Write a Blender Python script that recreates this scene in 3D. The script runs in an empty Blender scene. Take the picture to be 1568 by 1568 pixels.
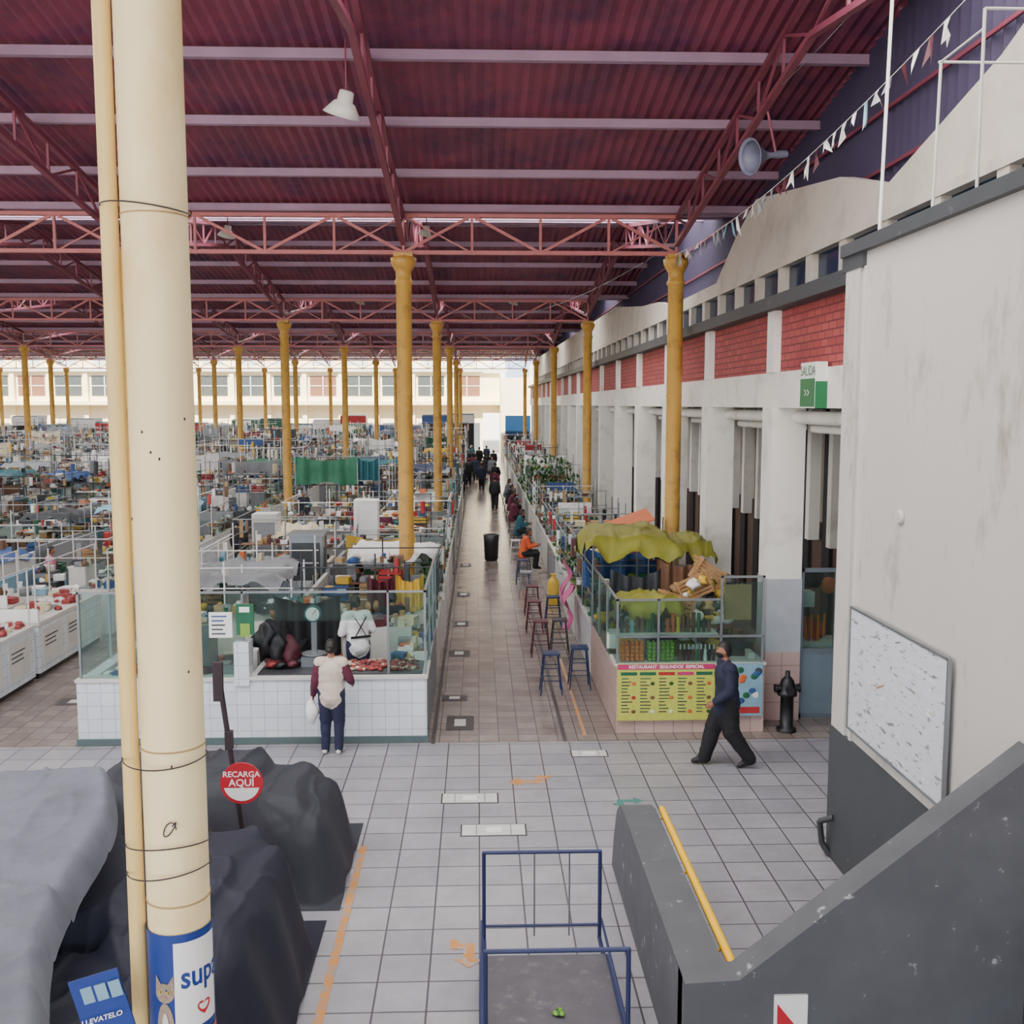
import bpy, math, random
from mathutils import Vector, Matrix, noise
R=random.Random(11)
scene=bpy.context.scene
def lin(c):
    o=[]
    for x in c[:3]:
        x=x/255.0
        o.append(x/12.92 if x<=.04045 else ((x+.055)/1.055)**2.4)
    return (o[0],o[1],o[2],1)
_M={}
def mat(name,col,rough=.6,metal=0,var=.18,scale=4,bump=0,dirt=None,dscale=2,dlo=.5,dhi=.7,stretch=None):
    if name in _M: return _M[name]
    m=bpy.data.materials.new(name); m.use_nodes=True; nt=m.node_tree; N=nt.nodes; L=nt.links
    b=N['Principled BSDF']; b.inputs['Roughness'].default_value=rough; b.inputs['Metallic'].default_value=metal
    g=N.new('ShaderNodeNewGeometry'); mp=N.new('ShaderNodeMapping'); L.new(g.outputs['Position'],mp.inputs[0])
    if stretch: mp.inputs['Scale'].default_value=stretch
    n=N.new('ShaderNodeTexNoise'); n.inputs['Scale'].default_value=scale; n.inputs['Detail'].default_value=5
    L.new(mp.outputs[0],n.inputs['Vector'])
    mx=N.new('ShaderNodeMix'); mx.data_type='RGBA'
    c=lin(col)
    mx.inputs[6].default_value=tuple(min(1,x*(1-var)) for x in c[:3])+(1,)
    mx.inputs[7].default_value=tuple(min(1,x*(1+var)) for x in c[:3])+(1,)
    L.new(n.outputs[0],mx.inputs[0]); out=mx.outputs[2]
    if dirt:
        n2=N.new('ShaderNodeTexNoise'); n2.inputs['Scale'].default_value=dscale; n2.inputs['Detail'].default_value=9; n2.inputs['Roughness'].default_value=.65
        L.new(mp.outputs[0],n2.inputs['Vector'])
        mr=N.new('ShaderNodeMapRange'); mr.inputs[1].default_value=dlo; mr.inputs[2].default_value=dhi
        L.new(n2.outputs[0],mr.inputs[0])
        m2=N.new('ShaderNodeMix'); m2.data_type='RGBA'; L.new(mr.outputs[0],m2.inputs[0]); L.new(out,m2.inputs[6]); m2.inputs[7].default_value=lin(dirt); out=m2.outputs[2]
    L.new(out,b.inputs['Base Color'])
    if bump:
        bp=N.new('ShaderNodeBump'); bp.inputs['Strength'].default_value=bump; bp.inputs['Distance'].default_value=.03
        L.new(n.outputs[0],bp.inputs['Height']); L.new(bp.outputs[0],b.inputs['Normal'])
    _M[name]=m; return m
def brickmat(name,c1,c2,cm,w,h,mort,rough=.4,offset=0.0,axes='XY',var=.25,bump=.2,nsc=.7):
    m=bpy.data.materials.new(name); m.use_nodes=True; nt=m.node_tree; N=nt.nodes; L=nt.links
    b=N['Principled BSDF']; b.inputs['Roughness'].default_value=rough
    g=N.new('ShaderNodeNewGeometry'); s=N.new('ShaderNodeSeparateXYZ'); cb=N.new('ShaderNodeCombineXYZ')
    L.new(g.outputs['Position'],s.inputs[0])
    if axes=='AZ':
        ad=N.new('ShaderNodeMath'); L.new(s.outputs['X'],ad.inputs[0]); L.new(s.outputs['Y'],ad.inputs[1]); L.new(ad.outputs[0],cb.inputs[0]); L.new(s.outputs['Z'],cb.inputs[1])
    else:
        L.new(s.outputs[axes[0]],cb.inputs[0]); L.new(s.outputs[axes[1]],cb.inputs[1])
    t=N.new('ShaderNodeTexBrick'); t.offset=offset; t.squash=1
    t.inputs['Color1'].default_value=lin(c1); t.inputs['Color2'].default_value=lin(c2); t.inputs['Mortar'].default_value=lin(cm)
    t.inputs['Scale'].default_value=1; t.inputs['Mortar Size'].default_value=mort; t.inputs['Mortar Smooth'].default_value=.1
    t.inputs['Brick Width'].default_value=w; t.inputs['Row Height'].default_value=h
    L.new(cb.outputs[0],t.inputs['Vector'])
    n=N.new('ShaderNodeTexNoise'); n.inputs['Scale'].default_value=nsc; n.inputs['Detail'].default_value=10; n.inputs['Roughness'].default_value=.75
    L.new(g.outputs['Position'],n.inputs['Vector'])
    mr=N.new('ShaderNodeMapRange'); mr.inputs[1].default_value=.35; mr.inputs[2].default_value=.65; mr.inputs[3].default_value=1-var; mr.inputs[4].default_value=1.0
    L.new(n.outputs[0],mr.inputs[0])
    vm=N.new('ShaderNodeVectorMath'); vm.operation='SCALE'; L.new(t.outputs['Color'],vm.inputs[0]); L.new(mr.outputs[0],vm.inputs['Scale'])
    L.new(vm.outputs[0],b.inputs['Base Color'])
    r2=N.new('ShaderNodeMapRange'); r2.inputs[3].default_value=rough*.7; r2.inputs[4].default_value=min(1,rough*1.4); L.new(n.outputs[0],r2.inputs[0]); L.new(r2.outputs[0],b.inputs['Roughness'])
    if bump:
        bp=N.new('ShaderNodeBump'); bp.inputs['Strength'].default_value=bump; bp.inputs['Distance'].default_value=.01; bp.invert=True
        L.new(t.outputs['Fac'],bp.inputs['Height']); L.new(bp.outputs[0],b.inputs['Normal'])
    return m
def glassmat(name,col,fac):
    m=bpy.data.materials.new(name); m.use_nodes=True; nt=m.node_tree; N=nt.nodes; L=nt.links
    N.remove(N['Principled BSDF']); o=N['Material Output']
    tr=N.new('ShaderNodeBsdfTransparent'); tr.inputs[0].default_value=lin(col)
    gl=N.new('ShaderNodeBsdfGlossy'); gl.inputs['Roughness'].default_value=.06; gl.inputs[0].default_value=(.85,.95,.92,1)
    df=N.new('ShaderNodeBsdfDiffuse'); df.inputs[0].default_value=(.5,.62,.6,1)
    a=N.new('ShaderNodeMixShader'); a.inputs[0].default_value=.25; L.new(gl.outputs[0],a.inputs[1]); L.new(df.outputs[0],a.inputs[2])
    mx=N.new('ShaderNodeMixShader'); mx.inputs[0].default_value=fac
    L.new(tr.outputs[0],mx.inputs[1]); L.new(a.outputs[0],mx.inputs[2]); L.new(mx.outputs[0],o.inputs[0]); return m
def translucent(name,col):
    m=bpy.data.materials.new(name); m.use_nodes=True; nt=m.node_tree; N=nt.nodes; L=nt.links
    N.remove(N['Principled BSDF']); o=N['Material Output']
    t=N.new('ShaderNodeBsdfTranslucent')
    n=N.new('ShaderNodeTexNoise'); n.inputs['Scale'].default_value=2
    mx=N.new('ShaderNodeMix'); mx.data_type='RGBA'; mx.inputs[6].default_value=col; mx.inputs[7].default_value=tuple(c*.85 for c in col[:3])+(1,)
    L.new(n.outputs[0],mx.inputs[0]); L.new(mx.outputs[2],t.inputs[0])
    L.new(t.outputs[0],o.inputs[0]); return m

class MB:
    def __init__(s): s.v=[];s.f=[];s.m=[];s.s=[];s.mats=[]
    def mi(s,m):
        if m not in s.mats: s.mats.append(m)
        return s.mats.index(m)
    def add(s,vs,fs,m,sm=False):
        o=len(s.v); s.v.extend([tuple(v) for v in vs]); i=s.mi(m)
        for f in fs: s.f.append([a+o for a in f]); s.m.append(i); s.s.append(sm)
    def box(s,x0,x1,y0,y1,z0,z1,m):
        s.add([(x0,y0,z0),(x1,y0,z0),(x1,y1,z0),(x0,y1,z0),(x0,y0,z1),(x1,y0,z1),(x1,y1,z1),(x0,y1,z1)],
              [(0,3,2,1),(4,5,6,7),(0,1,5,4),(1,2,6,5),(2,3,7,6),(3,0,4,7)],m)
    def obox(s,c,sz,m,rz=0,rx=0,ry=0):
        M=Matrix.Translation(c)@Matrix.Rotation(rz,4,'Z')@Matrix.Rotation(rx,4,'X')@Matrix.Rotation(ry,4,'Y')
        x,y,z=[a/2 for a in sz]
        P=[(-x,-y,-z),(x,-y,-z),(x,y,-z),(-x,y,-z),(-x,-y,z),(x,-y,z),(x,y,z),(-x,y,z)]
        s.add([M@Vector(p) for p in P],[(0,3,2,1),(4,5,6,7),(0,1,5,4),(1,2,6,5),(2,3,7,6),(3,0,4,7)],m)
    def beam(s,a,b,w,h,m):
        a=Vector(a);b=Vector(b);d=(b-a); L=d.length; d.normalize()
        up=Vector((0,0,1)) if abs(d.z)<.95 else Vector((1,0,0))
        sd=d.cross(up).normalized(); u=sd.cross(d)
        P=[]
        for q in (a,b):
            for i,j in((-1,-1),(1,-1),(1,1),(-1,1)): P.append(q+sd*i*w/2+u*j*h/2)
        s.add(P,[(0,3,2,1),(4,5,6,7),(0,1,5,4),(1,2,6,5),(2,3,7,6),(3,0,4,7)],m)
    def tube(s,a,b,r,m,r1=None,n=8,cap=True):
        if r1 is None: r1=r
        a=Vector(a);b=Vector(b);d=(b-a).normalized()
        up=Vector((0,0,1)) if abs(d.z)<.95 else Vector((1,0,0))
        sd=d.cross(up).normalized(); u=sd.cross(d); P=[]
        for q,rr in((a,r),(b,r1)):
            for i in range(n):
                t=2*math.pi*i/n; P.append(q+sd*rr*math.cos(t)+u*rr*math.sin(t))
        s.add(P,[(i,(i+1)%n,n+(i+1)%n,n+i) for i in range(n)],m,True)
        if cap: s.add(P[:n],[tuple(range(n))[::-1]],m); s.add(P[n:],[tuple(range(n))],m)
    def path(s,pts,r,m,n=6):
        for i in range(len(pts)-1): s.tube(pts[i],pts[i+1],r,m,n=n)
    def lathe(s,c,prof,m,n=20,axis=None):
        P=[];c=Vector(c)
        q=Matrix.Identity(3) if axis is None else Vector((0,0,1)).rotation_difference(Vector(axis)).to_matrix()
        for r,z in prof:
            for i in range(n):
                t=2*math.pi*i/n; P.append(c+q@Vector((r*math.cos(t),r*math.sin(t),z)))
        F=[]
        for k in range(len(prof)-1):
            for i in range(n): F.append((k*n+i,k*n+(i+1)%n,(k+1)*n+(i+1)%n,(k+1)*n+i))
        s.add(P,F,m,True); l=len(prof)-1
        s.add(P[:n],[tuple(range(n))[::-1]],m); s.add(P[l*n:],[tuple(range(n))],m)
    def blob(s,c,r,m,n=8,k=5,lump=.0,rot=None,sd=0):
        if isinstance(r,(int,float)): r=(r,r,r)
        P=[];F=[]
        for j in range(k+1):
            ph=math.pi*j/k
            for i in range(n):
                t=2*math.pi*i/n
                d=Vector((math.sin(ph)*math.cos(t),math.sin(ph)*math.sin(t),math.cos(ph)))
                q=1+(lump*noise.noise(d*1.7+Vector((sd,c[0],c[1]))) if lump else 0)
                p=Vector((d.x*r[0]*q,d.y*r[1]*q,d.z*r[2]*q))
                if rot is not None: p=rot@p
                P.append(Vector(c)+p)
        for j in range(k):
            for i in range(n): F.append((j*n+i,(j+1)*n+i,(j+1)*n+(i+1)%n,j*n+(i+1)%n))
        s.add(P,F,m,True)
    def caps(s,a,b,ra,rb,m,flat=1,side=None,n=12):
        a=Vector(a);b=Vector(b);d=(b-a)
        d=d.normalized() if d.length>1e-5 else Vector((0,0,1))
        sd=Vector(side) if side is not None else (d.cross(Vector((0,0,1))) if abs(d.z)<.9 else d.cross(Vector((0,1,0))))
        sd=(sd-d*sd.dot(d)).normalized(); u=d.cross(sd); P=[]; rings=[]
        for q in (-1,-.85,-.5,0): rings.append((a+d*q*ra*flat,ra*math.sqrt(max(0,1-q*q))+.0005))
        for q in (0,.5,.85,1): rings.append((b+d*q*rb*flat,rb*math.sqrt(max(0,1-q*q))+.0005))
        for c,r in rings:
            for i in range(n):
                t=2*math.pi*i/n; P.append(c+sd*r*math.cos(t)+u*r*flat*math.sin(t))
        F=[]; K=len(rings)
        for k in range(K-1):
            for i in range(n): F.append((k*n+i,k*n+(i+1)%n,(k+1)*n+(i+1)%n,(k+1)*n+i))
        F.append(tuple(range(n))[::-1]); F.append(tuple(range((K-1)*n,K*n)))
        s.add(P,F,m,True)
    def sheet(s,fn,nu,nv,m,sm=True):
        P=[fn(i/nu,j/nv) for j in range(nv+1) for i in range(nu+1)]
        F=[(j*(nu+1)+i,j*(nu+1)+i+1,(j+1)*(nu+1)+i+1,(j+1)*(nu+1)+i) for j in range(nv) for i in range(nu)]
        s.add(P,F,m,sm)
    def poly(s,pts,m): s.add(pts,[tuple(range(len(pts)))],m)
    def prism(s,pts2,lo,hi,m,axis='Y'):
        n=len(pts2)
        if axis=='Y': A=[(x,lo,z) for x,z in pts2];B=[(x,hi,z) for x,z in pts2]
        elif axis=='X': A=[(lo,y,z) for y,z in pts2];B=[(hi,y,z) for y,z in pts2]
        else: A=[(x,y,lo) for x,y in pts2];B=[(x,y,hi) for x,y in pts2]
        s.add(A+B,[tuple(range(n))[::-1],tuple(range(n,2*n))]+[(i,(i+1)%n,n+(i+1)%n,n+i) for i in range(n)],m)
    def text(s,body,size,m,fn,bold=False):
        cu=bpy.data.curves.new('t','FONT'); cu.body=body; cu.size=size; cu.align_x='CENTER'; cu.align_y='CENTER'; cu.resolution_u=3
        if bold: cu.offset=size*.02
        ob=bpy.data.objects.new('t',cu); scene.collection.objects.link(ob)
        dg=bpy.context.evaluated_depsgraph_get(); me=bpy.data.meshes.new_from_object(ob.evaluated_get(dg))
        s.add([fn(v.co.x,v.co.y) for v in me.vertices],[tuple(p.vertices) for p in me.polygons],m)
        bpy.data.objects.remove(ob); bpy.data.meshes.remove(me)
    def obj(s,name,parent=None):
        xs=[v[0] for v in s.v];ys=[v[1] for v in s.v];zs=[v[2] for v in s.v]
        c=Vector(((min(xs)+max(xs))/2,(min(ys)+max(ys))/2,min(zs)))
        me=bpy.data.meshes.new(name); me.from_pydata([(v[0]-c.x,v[1]-c.y,v[2]-c.z) for v in s.v],[],s.f)
        for m in s.mats: me.materials.append(m)
        me.polygons.foreach_set('material_index',s.m); me.polygons.foreach_set('use_smooth',s.s); me.update()
        o=bpy.data.objects.new(name,me); o.location=c; scene.collection.objects.link(o); return o

# ---------------- materials
YEL=mat('paint_yellow',(204,158,70),.45,var=.15,scale=2,dirt=(150,108,60),dscale=3,dlo=.52,dhi=.75)
CRM=mat('paint_cream_column',(244,228,176),.35,var=.06,scale=1.5,dirt=(216,172,92),dscale=1.0,dlo=.46,dhi=.7,stretch=(1,1,.5),bump=.05)
PIPE=mat('paint_cream_pipe',(226,198,128),.4,var=.1)
ROOF=mat('roof_sheet_red',(138,62,86),.5,var=.35,scale=.8,dirt=(82,44,84),dscale=.9,dlo=.44,dhi=.7)
ROOFN=mat('roof_sheet_dark',(66,58,86),.7,var=.2,scale=1)
PURL=mat('purlin_paint',(164,134,160),.55,var=.25,scale=2)
STEEL=mat('steel_maroon',(134,66,84),.5,var=.25,scale=3)
STEELP=mat('steel_pink',(190,112,112),.5,var=.25,scale=3)
CREAM=mat('wall_cream',(236,233,224),.8,var=.05,scale=1,dirt=(190,186,174),dscale=1.5,dlo=.52,dhi=.8)
CREAM2=mat('wall_cream_upper',(198,190,178),.85,var=.08,dirt=(160,152,140),dscale=1.2,dlo=.5,dhi=.8)
GREYW=mat('wall_grey_white',(196,193,187),.75,var=.06,scale=.8,dirt=(140,128,110),dscale=2.4,dlo=.56,dhi=.78,stretch=(1,1,.45),bump=.15)
DGREY=mat('paint_dark_grey',(66,70,74),.6,var=.15,dirt=(120,122,122),dscale=5,dlo=.64,dhi=.76)
CONC=mat('concrete_grey',(84,86,90),.8,var=.28,scale=3,dirt=(168,170,172),dscale=6,dlo=.635,dhi=.69,bump=.3)
FACADE=mat('facade_cream',(246,230,190),.8,var=.08)
WHITE=mat('white_paint',(236,236,232),.5,var=.06)
OFFW=mat('off_white',(206,204,198),.6,var=.12)
GALV=mat('galvanised',(146,152,156),.35,.7,var=.1)
BLK=mat('black_plastic',(26,26,30),.45,var=.2)
NAVY=mat('navy_tarp',(24,27,44),.7,var=.15,scale=30,bump=.08)
DTARP=mat('dark_tarp',(44,46,56),.7,var=.12,scale=30,bump=.08)
GTARP=mat('grey_tarp',(108,112,124),.85,var=.1,scale=60,bump=.1,dirt=(88,92,102),dscale=1.5,dlo=.4,dhi=.7)
BLUEF=mat('blue_frame_paint',(34,44,86),.4,var=.2)
YRAIL=mat('yellow_rail',(235,185,20),.35,var=.08)
BWIN=mat('window_dark_blue',(18,46,76),.15,var=.2)
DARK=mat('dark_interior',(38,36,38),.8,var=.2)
BROWN=mat('brown_dado',(92,74,62),.7,var=.1)
RED=mat('red_sign',(186,28,44),.4,var=.05)
GREEN=mat('green_sign',(30,110,66),.5,var=.1)
MENUY=mat('menu_yellow',(190,196,84),.5,var=.25,scale=20)
MAG=mat('menu_magenta',(186,50,104),.5)
BLUEP=mat('poster_blue',(28,56,130),.4,var=.15)
WOOD=mat('crate_wood',(166,126,82),.7,var=.2)
SKIN=mat('skin',(160,106,80),.5,var=.06)
HAIR=mat('hair_black',(24,20,20),.5,var=.2)
MEAT=mat('raw_meat',(150,58,58),.35,var=.5,scale=14)
ORNG=mat('orange_fruit',(226,120,34),.45,var=.1)
LIME=mat('green_fruit',(110,166,44),.45,var=.1)
LEAF=mat('leaf_green',(44,84,38),.5,var=.4,scale=9)
RUST=mat('rusty_pole',(58,46,50),.6,.2,var=.3)
OLIVE=mat('olive_tarp',(134,132,42),.6,var=.3,scale=5,bump=.2)
FLOORT=brickmat('floor_tile',(166,164,170),(150,149,157),(74,68,74),.45,.45,.009,rough=.34,var=.24,nsc=1.6)
FLOORB=brickmat('floor_aisle_tile',(152,139,132),(130,118,112),(72,64,62),.3,.3,.006,rough=.22,var=.3,nsc=1.4)
WTILE=brickmat('white_wall_tile',(226,234,240),(214,224,232),(160,170,176),.2,.2,.004,rough=.2,axes='AZ',var=.12,bump=.1)
PTILE=brickmat('pink_wall_tile',(204,176,168),(194,166,158),(146,124,118),.3,.3,.006,rough=.3,axes='AZ',var=.15,bump=.1)
BRICK=brickmat('red_brick',(184,86,84),(164,70,72),(122,58,60),.3,.11,.012,rough=.7,offset=.5,axes='YZ',var=.25,bump=.6)
GLASS=glassmat('glass_clear',(222,236,232),.07)
ADDSKYL=translucent('added_skylight_sheet',(.92,.92,.93,1))  # translucent sheet for the skylights added to let daylight into the hall
CC={}
for nm,c in dict(teal=(36,92,100),blue=(48,82,136),dblue=(26,42,84),red=(172,44,46),wht=(228,227,224),grn=(34,96,68),yel=(212,176,66),org=(202,104,54),brn=(112,80,58),gry=(132,136,140),dgr=(56,60,64),pnk=(196,96,142),lbl=(128,166,184),crm=(206,194,164),mar=(84,32,44),blk=(30,30,34),lime=(126,164,66),tan=(170,138,96)).items():
    CC[nm]=mat('goods_'+nm,c,.55,var=.25,scale=6)
PAL=[CC[k] for k in ('teal','wht','wht','wht','gry','gry','brn','brn','red','grn','yel','crm','crm','dgr','dgr','lbl','tan','tan','org','wht','blk','brn','gry','blue','mar','wht','wht','tan')]

# ---------------- layout constants
VY=[4.5+17.5*k for k in range(-1,6)]   # valleys
def roofz(y):
    t=(y-4.5)%17.5; t=min(t,17.5-t); return 9.2+.15*t
X0,X1=-62.0,6.2
b=MB()
def corr(y0,y1,m,mb,xa=X0,xb=X1,p=.2,amp=.022):
    n=int((xb-xa)/(p/2)); P=[];F=[]
    for i in range(n+1):
        x=xa+(xb-xa)*i/n; dz=amp*(1 if i%2 else -1)
        P.append((x,y0,roofz(y0+.001 if (y0-4.5)%17.5<1e-6 else y0)+dz)); P.append((x,y1,roofz(y1)+dz))
    for i in range(n): F.append((2*i,2*i+1,2*i+3,2*i+2))
    mb.add(P,F,m)
sk=MB()  # skylight strips added on the barely seen rising slopes to brighten the interior
for v in VY[:-1]:
    s0,s1=(2.0,7.4) if v<10 else (3.0,6.7)
    corr(v,v+s0,ROOF,b); corr(v+s0,v+s1,ADDSKYL,sk); corr(v+s1,v+8.75,ROOF,b); corr(v+8.75,v+17.5,ROOF,b)
b.obj('ceiling'); sk.obj('added_roof_skylight')
b=MB()
for v in VY[:-1]:
    for d in (.2,2.3,4.55,6.8,8.6,8.95,10.9,13.15,15.4,17.3):
        z=roofz(v+d)-.12
        b.box(X0,X1,v+d-.04,v+d+.04,z-.07,z+.06,PURL)
        b.box(X0,X1,v+d-.06,v+d+.06,z-.085,z-.07,PURL)
b.obj('roof_purlins')
COLX=[-1.55-5.76*k for k in range(-1,10)]
for v in VY[1:]:
    b=MB(); zt,zb=8.98,8.22; xa=COLX[-1]; xb=COLX[0]
    b.box(xa,xb,v-.06,v+.06,zt-.04,zt+.04,STEELP); b.box(xa,xb,v-.06,v+.06,zb-.04,zb+.04,STEELP)
    n=int(round((xb-xa)/1.44))
    for i in range(n+1):
        x=xa+i*1.44
        b.box(x-.025,x+.025,v-.03,v+.03,zb,zt,STEELP)
        if i<n:
            if i%2: b.beam((x,v,zt),(x+1.44,v,zb),.05,.06,STEELP)
            else: b.beam((x,v,zb),(x+1.44,v,zt),.05,.06,STEELP)
            if i%4==3 or i%4==0: b.beam((x,v+.04,zb),(x+1.44,v+.04,zt),.03,.03,STEELP); b.beam((x,v+.04,zt),(x+1.44,v+.04,zb),.03,.03,STEELP)
    b.obj('roof_truss')
for cx in COLX:
    b=MB()
    for v in VY[:-1]:
        for (ya,yb) in ((v,v+8.75),(v+17.5,v+8.75)):
            za,zb=roofz(ya+.0001)-.25,roofz(8.75+4.5)-.25
            b.beam((cx,ya,za),(cx,yb,zb),.09,.09,STEEL)
            la,lb=8.4,zb-.6
            b.beam((cx-.0,ya,la),(cx,yb,lb),.1,.08,STEEL)
            n=7
            for i in range(n):
                t0,t1=i/n,(i+1)/n
                lo=Vector((cx,ya+(yb-ya)*t0,la+(lb-la)*t0)); hi=Vector((cx,ya+(yb-ya)*t0,za+(zb-za)*t0))
                hi2=Vector((cx,ya+(yb-ya)*t1,za+(zb-za)*t1)); lo2=Vector((cx,ya+(yb-ya)*t1,la+(lb-la)*t1))
                b.beam(lo,hi,.04,.04,STEEL); b.beam(lo if i%2 else hi,hi2 if i%2 else lo2,.04,.04,STEEL)
    b.obj('roof_rafter')
def column(x,y,big=False):
    b=MB(); m=CRM if big else YEL; r=.148 if big else .162
    b.lathe((x,y,0),[(r+.03,0),(r+.03,.3),(r,.34),(r,7.55),(r+.03,7.58),(r+.03,7.64),(r,7.67),(r,7.82),(r+.05,7.9),(r+.1,8.0),(r+.11,8.1),(r+.05,8.13)],m,n=32)
    b.box(x-.2,x+.2,y-.2,y+.2,8.12,8.2,m)
    if not big:
        for z in(3.0,5.2): b.lathe((x,y,z),[(r+.005,0),(r+.012,.02),(r+.005,.04)],m,n=24)
    if big:
        b.tube((x-.198,y-.02,0),(x-.198,y-.02,8.1),.04,PIPE,n=16)
        JL=mat('joint_line',(176,146,96),.7)
        for z,rr in((5.9,.15),(3.42,.151),(2.66,.152)): b.lathe((x,y,z),[(rr,0),(rr,.008)],JL,n=32)
        for k,z in enumerate((3.37,2.95,2.82,5.93)):
            b.path([Vector((x-.035+(.2)*math.cos(a/16*math.pi),y-.01+.168*math.sin(a/16*math.pi),z+.018*math.sin(a*.25+z*9))) for a in range(33)],.0035,RUST,n=4)
        b.path([Vector((x+.02+.03*math.cos(t),y-.165,3.06+.035*math.sin(t*1.2))) for t in [i*.5 for i in range(16)]],.003,RUST,n=4)
        rr=random.Random(6)
        for _ in range(7):
            t=math.radians(rr.uniform(-150,0)); z=rr.uniform(2.6,5.5); b.blob((x+.148*math.cos(t),y+.148*math.sin(t),z),(.005,.005,.008),RUST,n=6,k=4)
    b.obj('yellow_column' if not big else 'cream_column')
for v in VY[2:]:
    for cx in COLX: column(cx,v)
for cx in COLX[2:5]: column(cx,4.85)
CX,CY=-1.475,4.85
column(CX,CY,True)
# ---------------- floor
def plane(name,x0,x1,y0,y1,z,m):
    b=MB(); b.poly([(x0,y0,z),(x1,y0,z),(x1,y1,z),(x0,y1,z)],m); return b.obj(name)
plane('floor',-62,6.4,-14,14.95,0,FLOORT)
plane('floor_hall',-62,6.4,14.95,112,0,FLOORB)
plane('ground_outside',-300,300,-300,400,-.15,mat('outside_ground',(190,180,165),.9))
b=MB()
b.box(-1.37,-1.29,4.5,11.35,.001,.006,mat('floor_line_orange',(200,136,60),.6,dirt=(150,142,138),dscale=6,dlo=.45,dhi=.6)); b.obj('floor_line')
MH=mat('cover_pale',(206,206,204),.6,var=.15)
MD=mat('cover_dark',(72,66,66),.6)
def cover(x,y,w,d,m=MH):
    b=MB(); b.box(x-w/2-.02,x+w/2+.02,y-d/2-.02,y+d/2+.02,.0005,.004,MD); b.box(x-w/2,x+w/2,y-d/2,y+d/2,.002,.008,m)
    b.box(x-.09,x+.09,y-d*.25,y+d*.25,.008,.01,OFFW if m is MD else WHITE)
    b.box(x-w*.28,x-w*.27,y-d/2,y+d/2,.008,.01,MD); b.box(x+w*.27,x+w*.28,y-d/2,y+d/2,.008,.01,MD); b.obj('floor_cover')
cover(-.12,12.75,.7,.3); cover(.17,11.75,.75,.3); cover(1.6,14.4,.5,.25); cover(-.3,15.9,.4,.7,MD); cover(-.42,17.3,.4,.3,MD);cover(-.4,20.5,.4,.5,MD); cover(-.4,23.3,.3,.5,MD); cover(-.4,27,.3,.6,MD);cover(-.4,32,.3,.6,MD);cover(-6.9,17.3,.5,.4,MD)
ARO=mat('arrow_orange',(194,136,74),.7,dirt=(164,158,158),dscale=9,dlo=.5,dhi=.58)
def arrow(x,y,r,s,m=ARO,nm='floor_arrow'):
    b=MB(); M=Matrix.Translation((x,y,.004))@Matrix.Rotation(r,4,'Z')@Matrix.Scale(s,4)
    b.poly([M@Vector((p[0],p[1],0)) for p in [(-.5,0),(-.2,-.28),(-.2,-.1),(.35,-.1),(.35,.2),(.5,.2),(.5,.36),(.15,.36),(.15,.1),(-.2,.1),(-.2,.28)]],m); b.obj(nm)
arrow(.68,13.3,0,.6); arrow(-.1,9.0,math.pi/2,.5); arrow(1.9,12.6,math.pi,.4,mat('arrow_green',(70,130,120),.7))
b=MB(); b.box(1.27,1.33,14.95,60,.001,.006,MD); b.box(-.72,-.66,14.9,62,.001,.007,MD); b.box(1.6,1.65,15.2,20,.001,.006,ARO); b.obj('floor_drain')

# ---------------- right arcade wall
b=MB()
PY=[16.15+4.5*k for k in range(-1,17)]
b.box(4.66,5.1,11,92,5.0,5.55,CREAM)
for y in PY:
    if y<12: continue
    b.box(4.58,5.12,y-.27,y+.27,0,5.0,CREAM)
    b.box(4.60,5.1,y-.18,y+.18,5.55,6.55,CREAM)
b.box(4.565,5.13,PY[1]-.285,PY[1]+.285,0,1.12,PTILE)
b.box(4.57,5.13,PY[1]-.28,PY[1]+.28,1.12,2.3,mat('pillar_grey',(176,181,188),.5))
for y in PY:
    b.box(4.72,5.05,y+.18,y+4.32,5.55,6.5,BRICK)
b.box(4.72,5.05,11,11.9,5.55,6.5,BRICK)
b.obj('wall_right')
b=MB(); b.box(4.48,5.4,11,92,6.5,6.7,DGREY); b.obj('trim_1')
b=MB()
for k in range(60):
    y=7+1.45*k; b.box(5.02,5.25,y-.12,y+.12,6.7,7.3,CREAM2)
b.box(5.0,5.25,6,92,7.3,7.42,CREAM2)
prof=[(4,9.8),(7,9.6),(10.1,8.4),(12.8,7.75),(14.5,8.2),(16.5,8.45),(18.9,8.75),(20.3,8.3),(21.9,7.6),(27,7.62),(29,7.9),(31.8,8.05),(38,8.6),(60,8.7),(92,9)]
b.prism([(4,7.4),(92,7.4)]+prof[::-1],5.05,5.25,CREAM2,'X'); b.obj('wall_upper_right')
b=MB()
for k in range(60):
    y=7+1.45*k; b.box(5.14,5.18,y+.12,y+1.33,6.7,7.3,BWIN)
b.obj('window_1')
b=MB(); P=[];F=[]
n=800
for i in range(n+1):
    y=-13+105*i/n; x=5.75+(.03 if i%2 else -.03); P+=[(x,y,6.6),(x,y,roofz(y))]
for i in range(n): F.append((2*i,2*i+1,2*i+3,2*i+2))
b.add(P,F,ROOFN)
for z in(7.4,8.3,9.1): b.box(5.66,5.7,-13,92,z,z+.05,STEEL)
b.obj('wall_roof_side')
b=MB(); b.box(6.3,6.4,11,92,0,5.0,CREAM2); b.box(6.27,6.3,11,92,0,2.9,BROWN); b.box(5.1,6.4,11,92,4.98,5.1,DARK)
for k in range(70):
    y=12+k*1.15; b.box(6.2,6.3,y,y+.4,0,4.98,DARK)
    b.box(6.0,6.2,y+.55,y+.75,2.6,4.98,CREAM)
b.obj('wall_arcade_inner')
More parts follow.
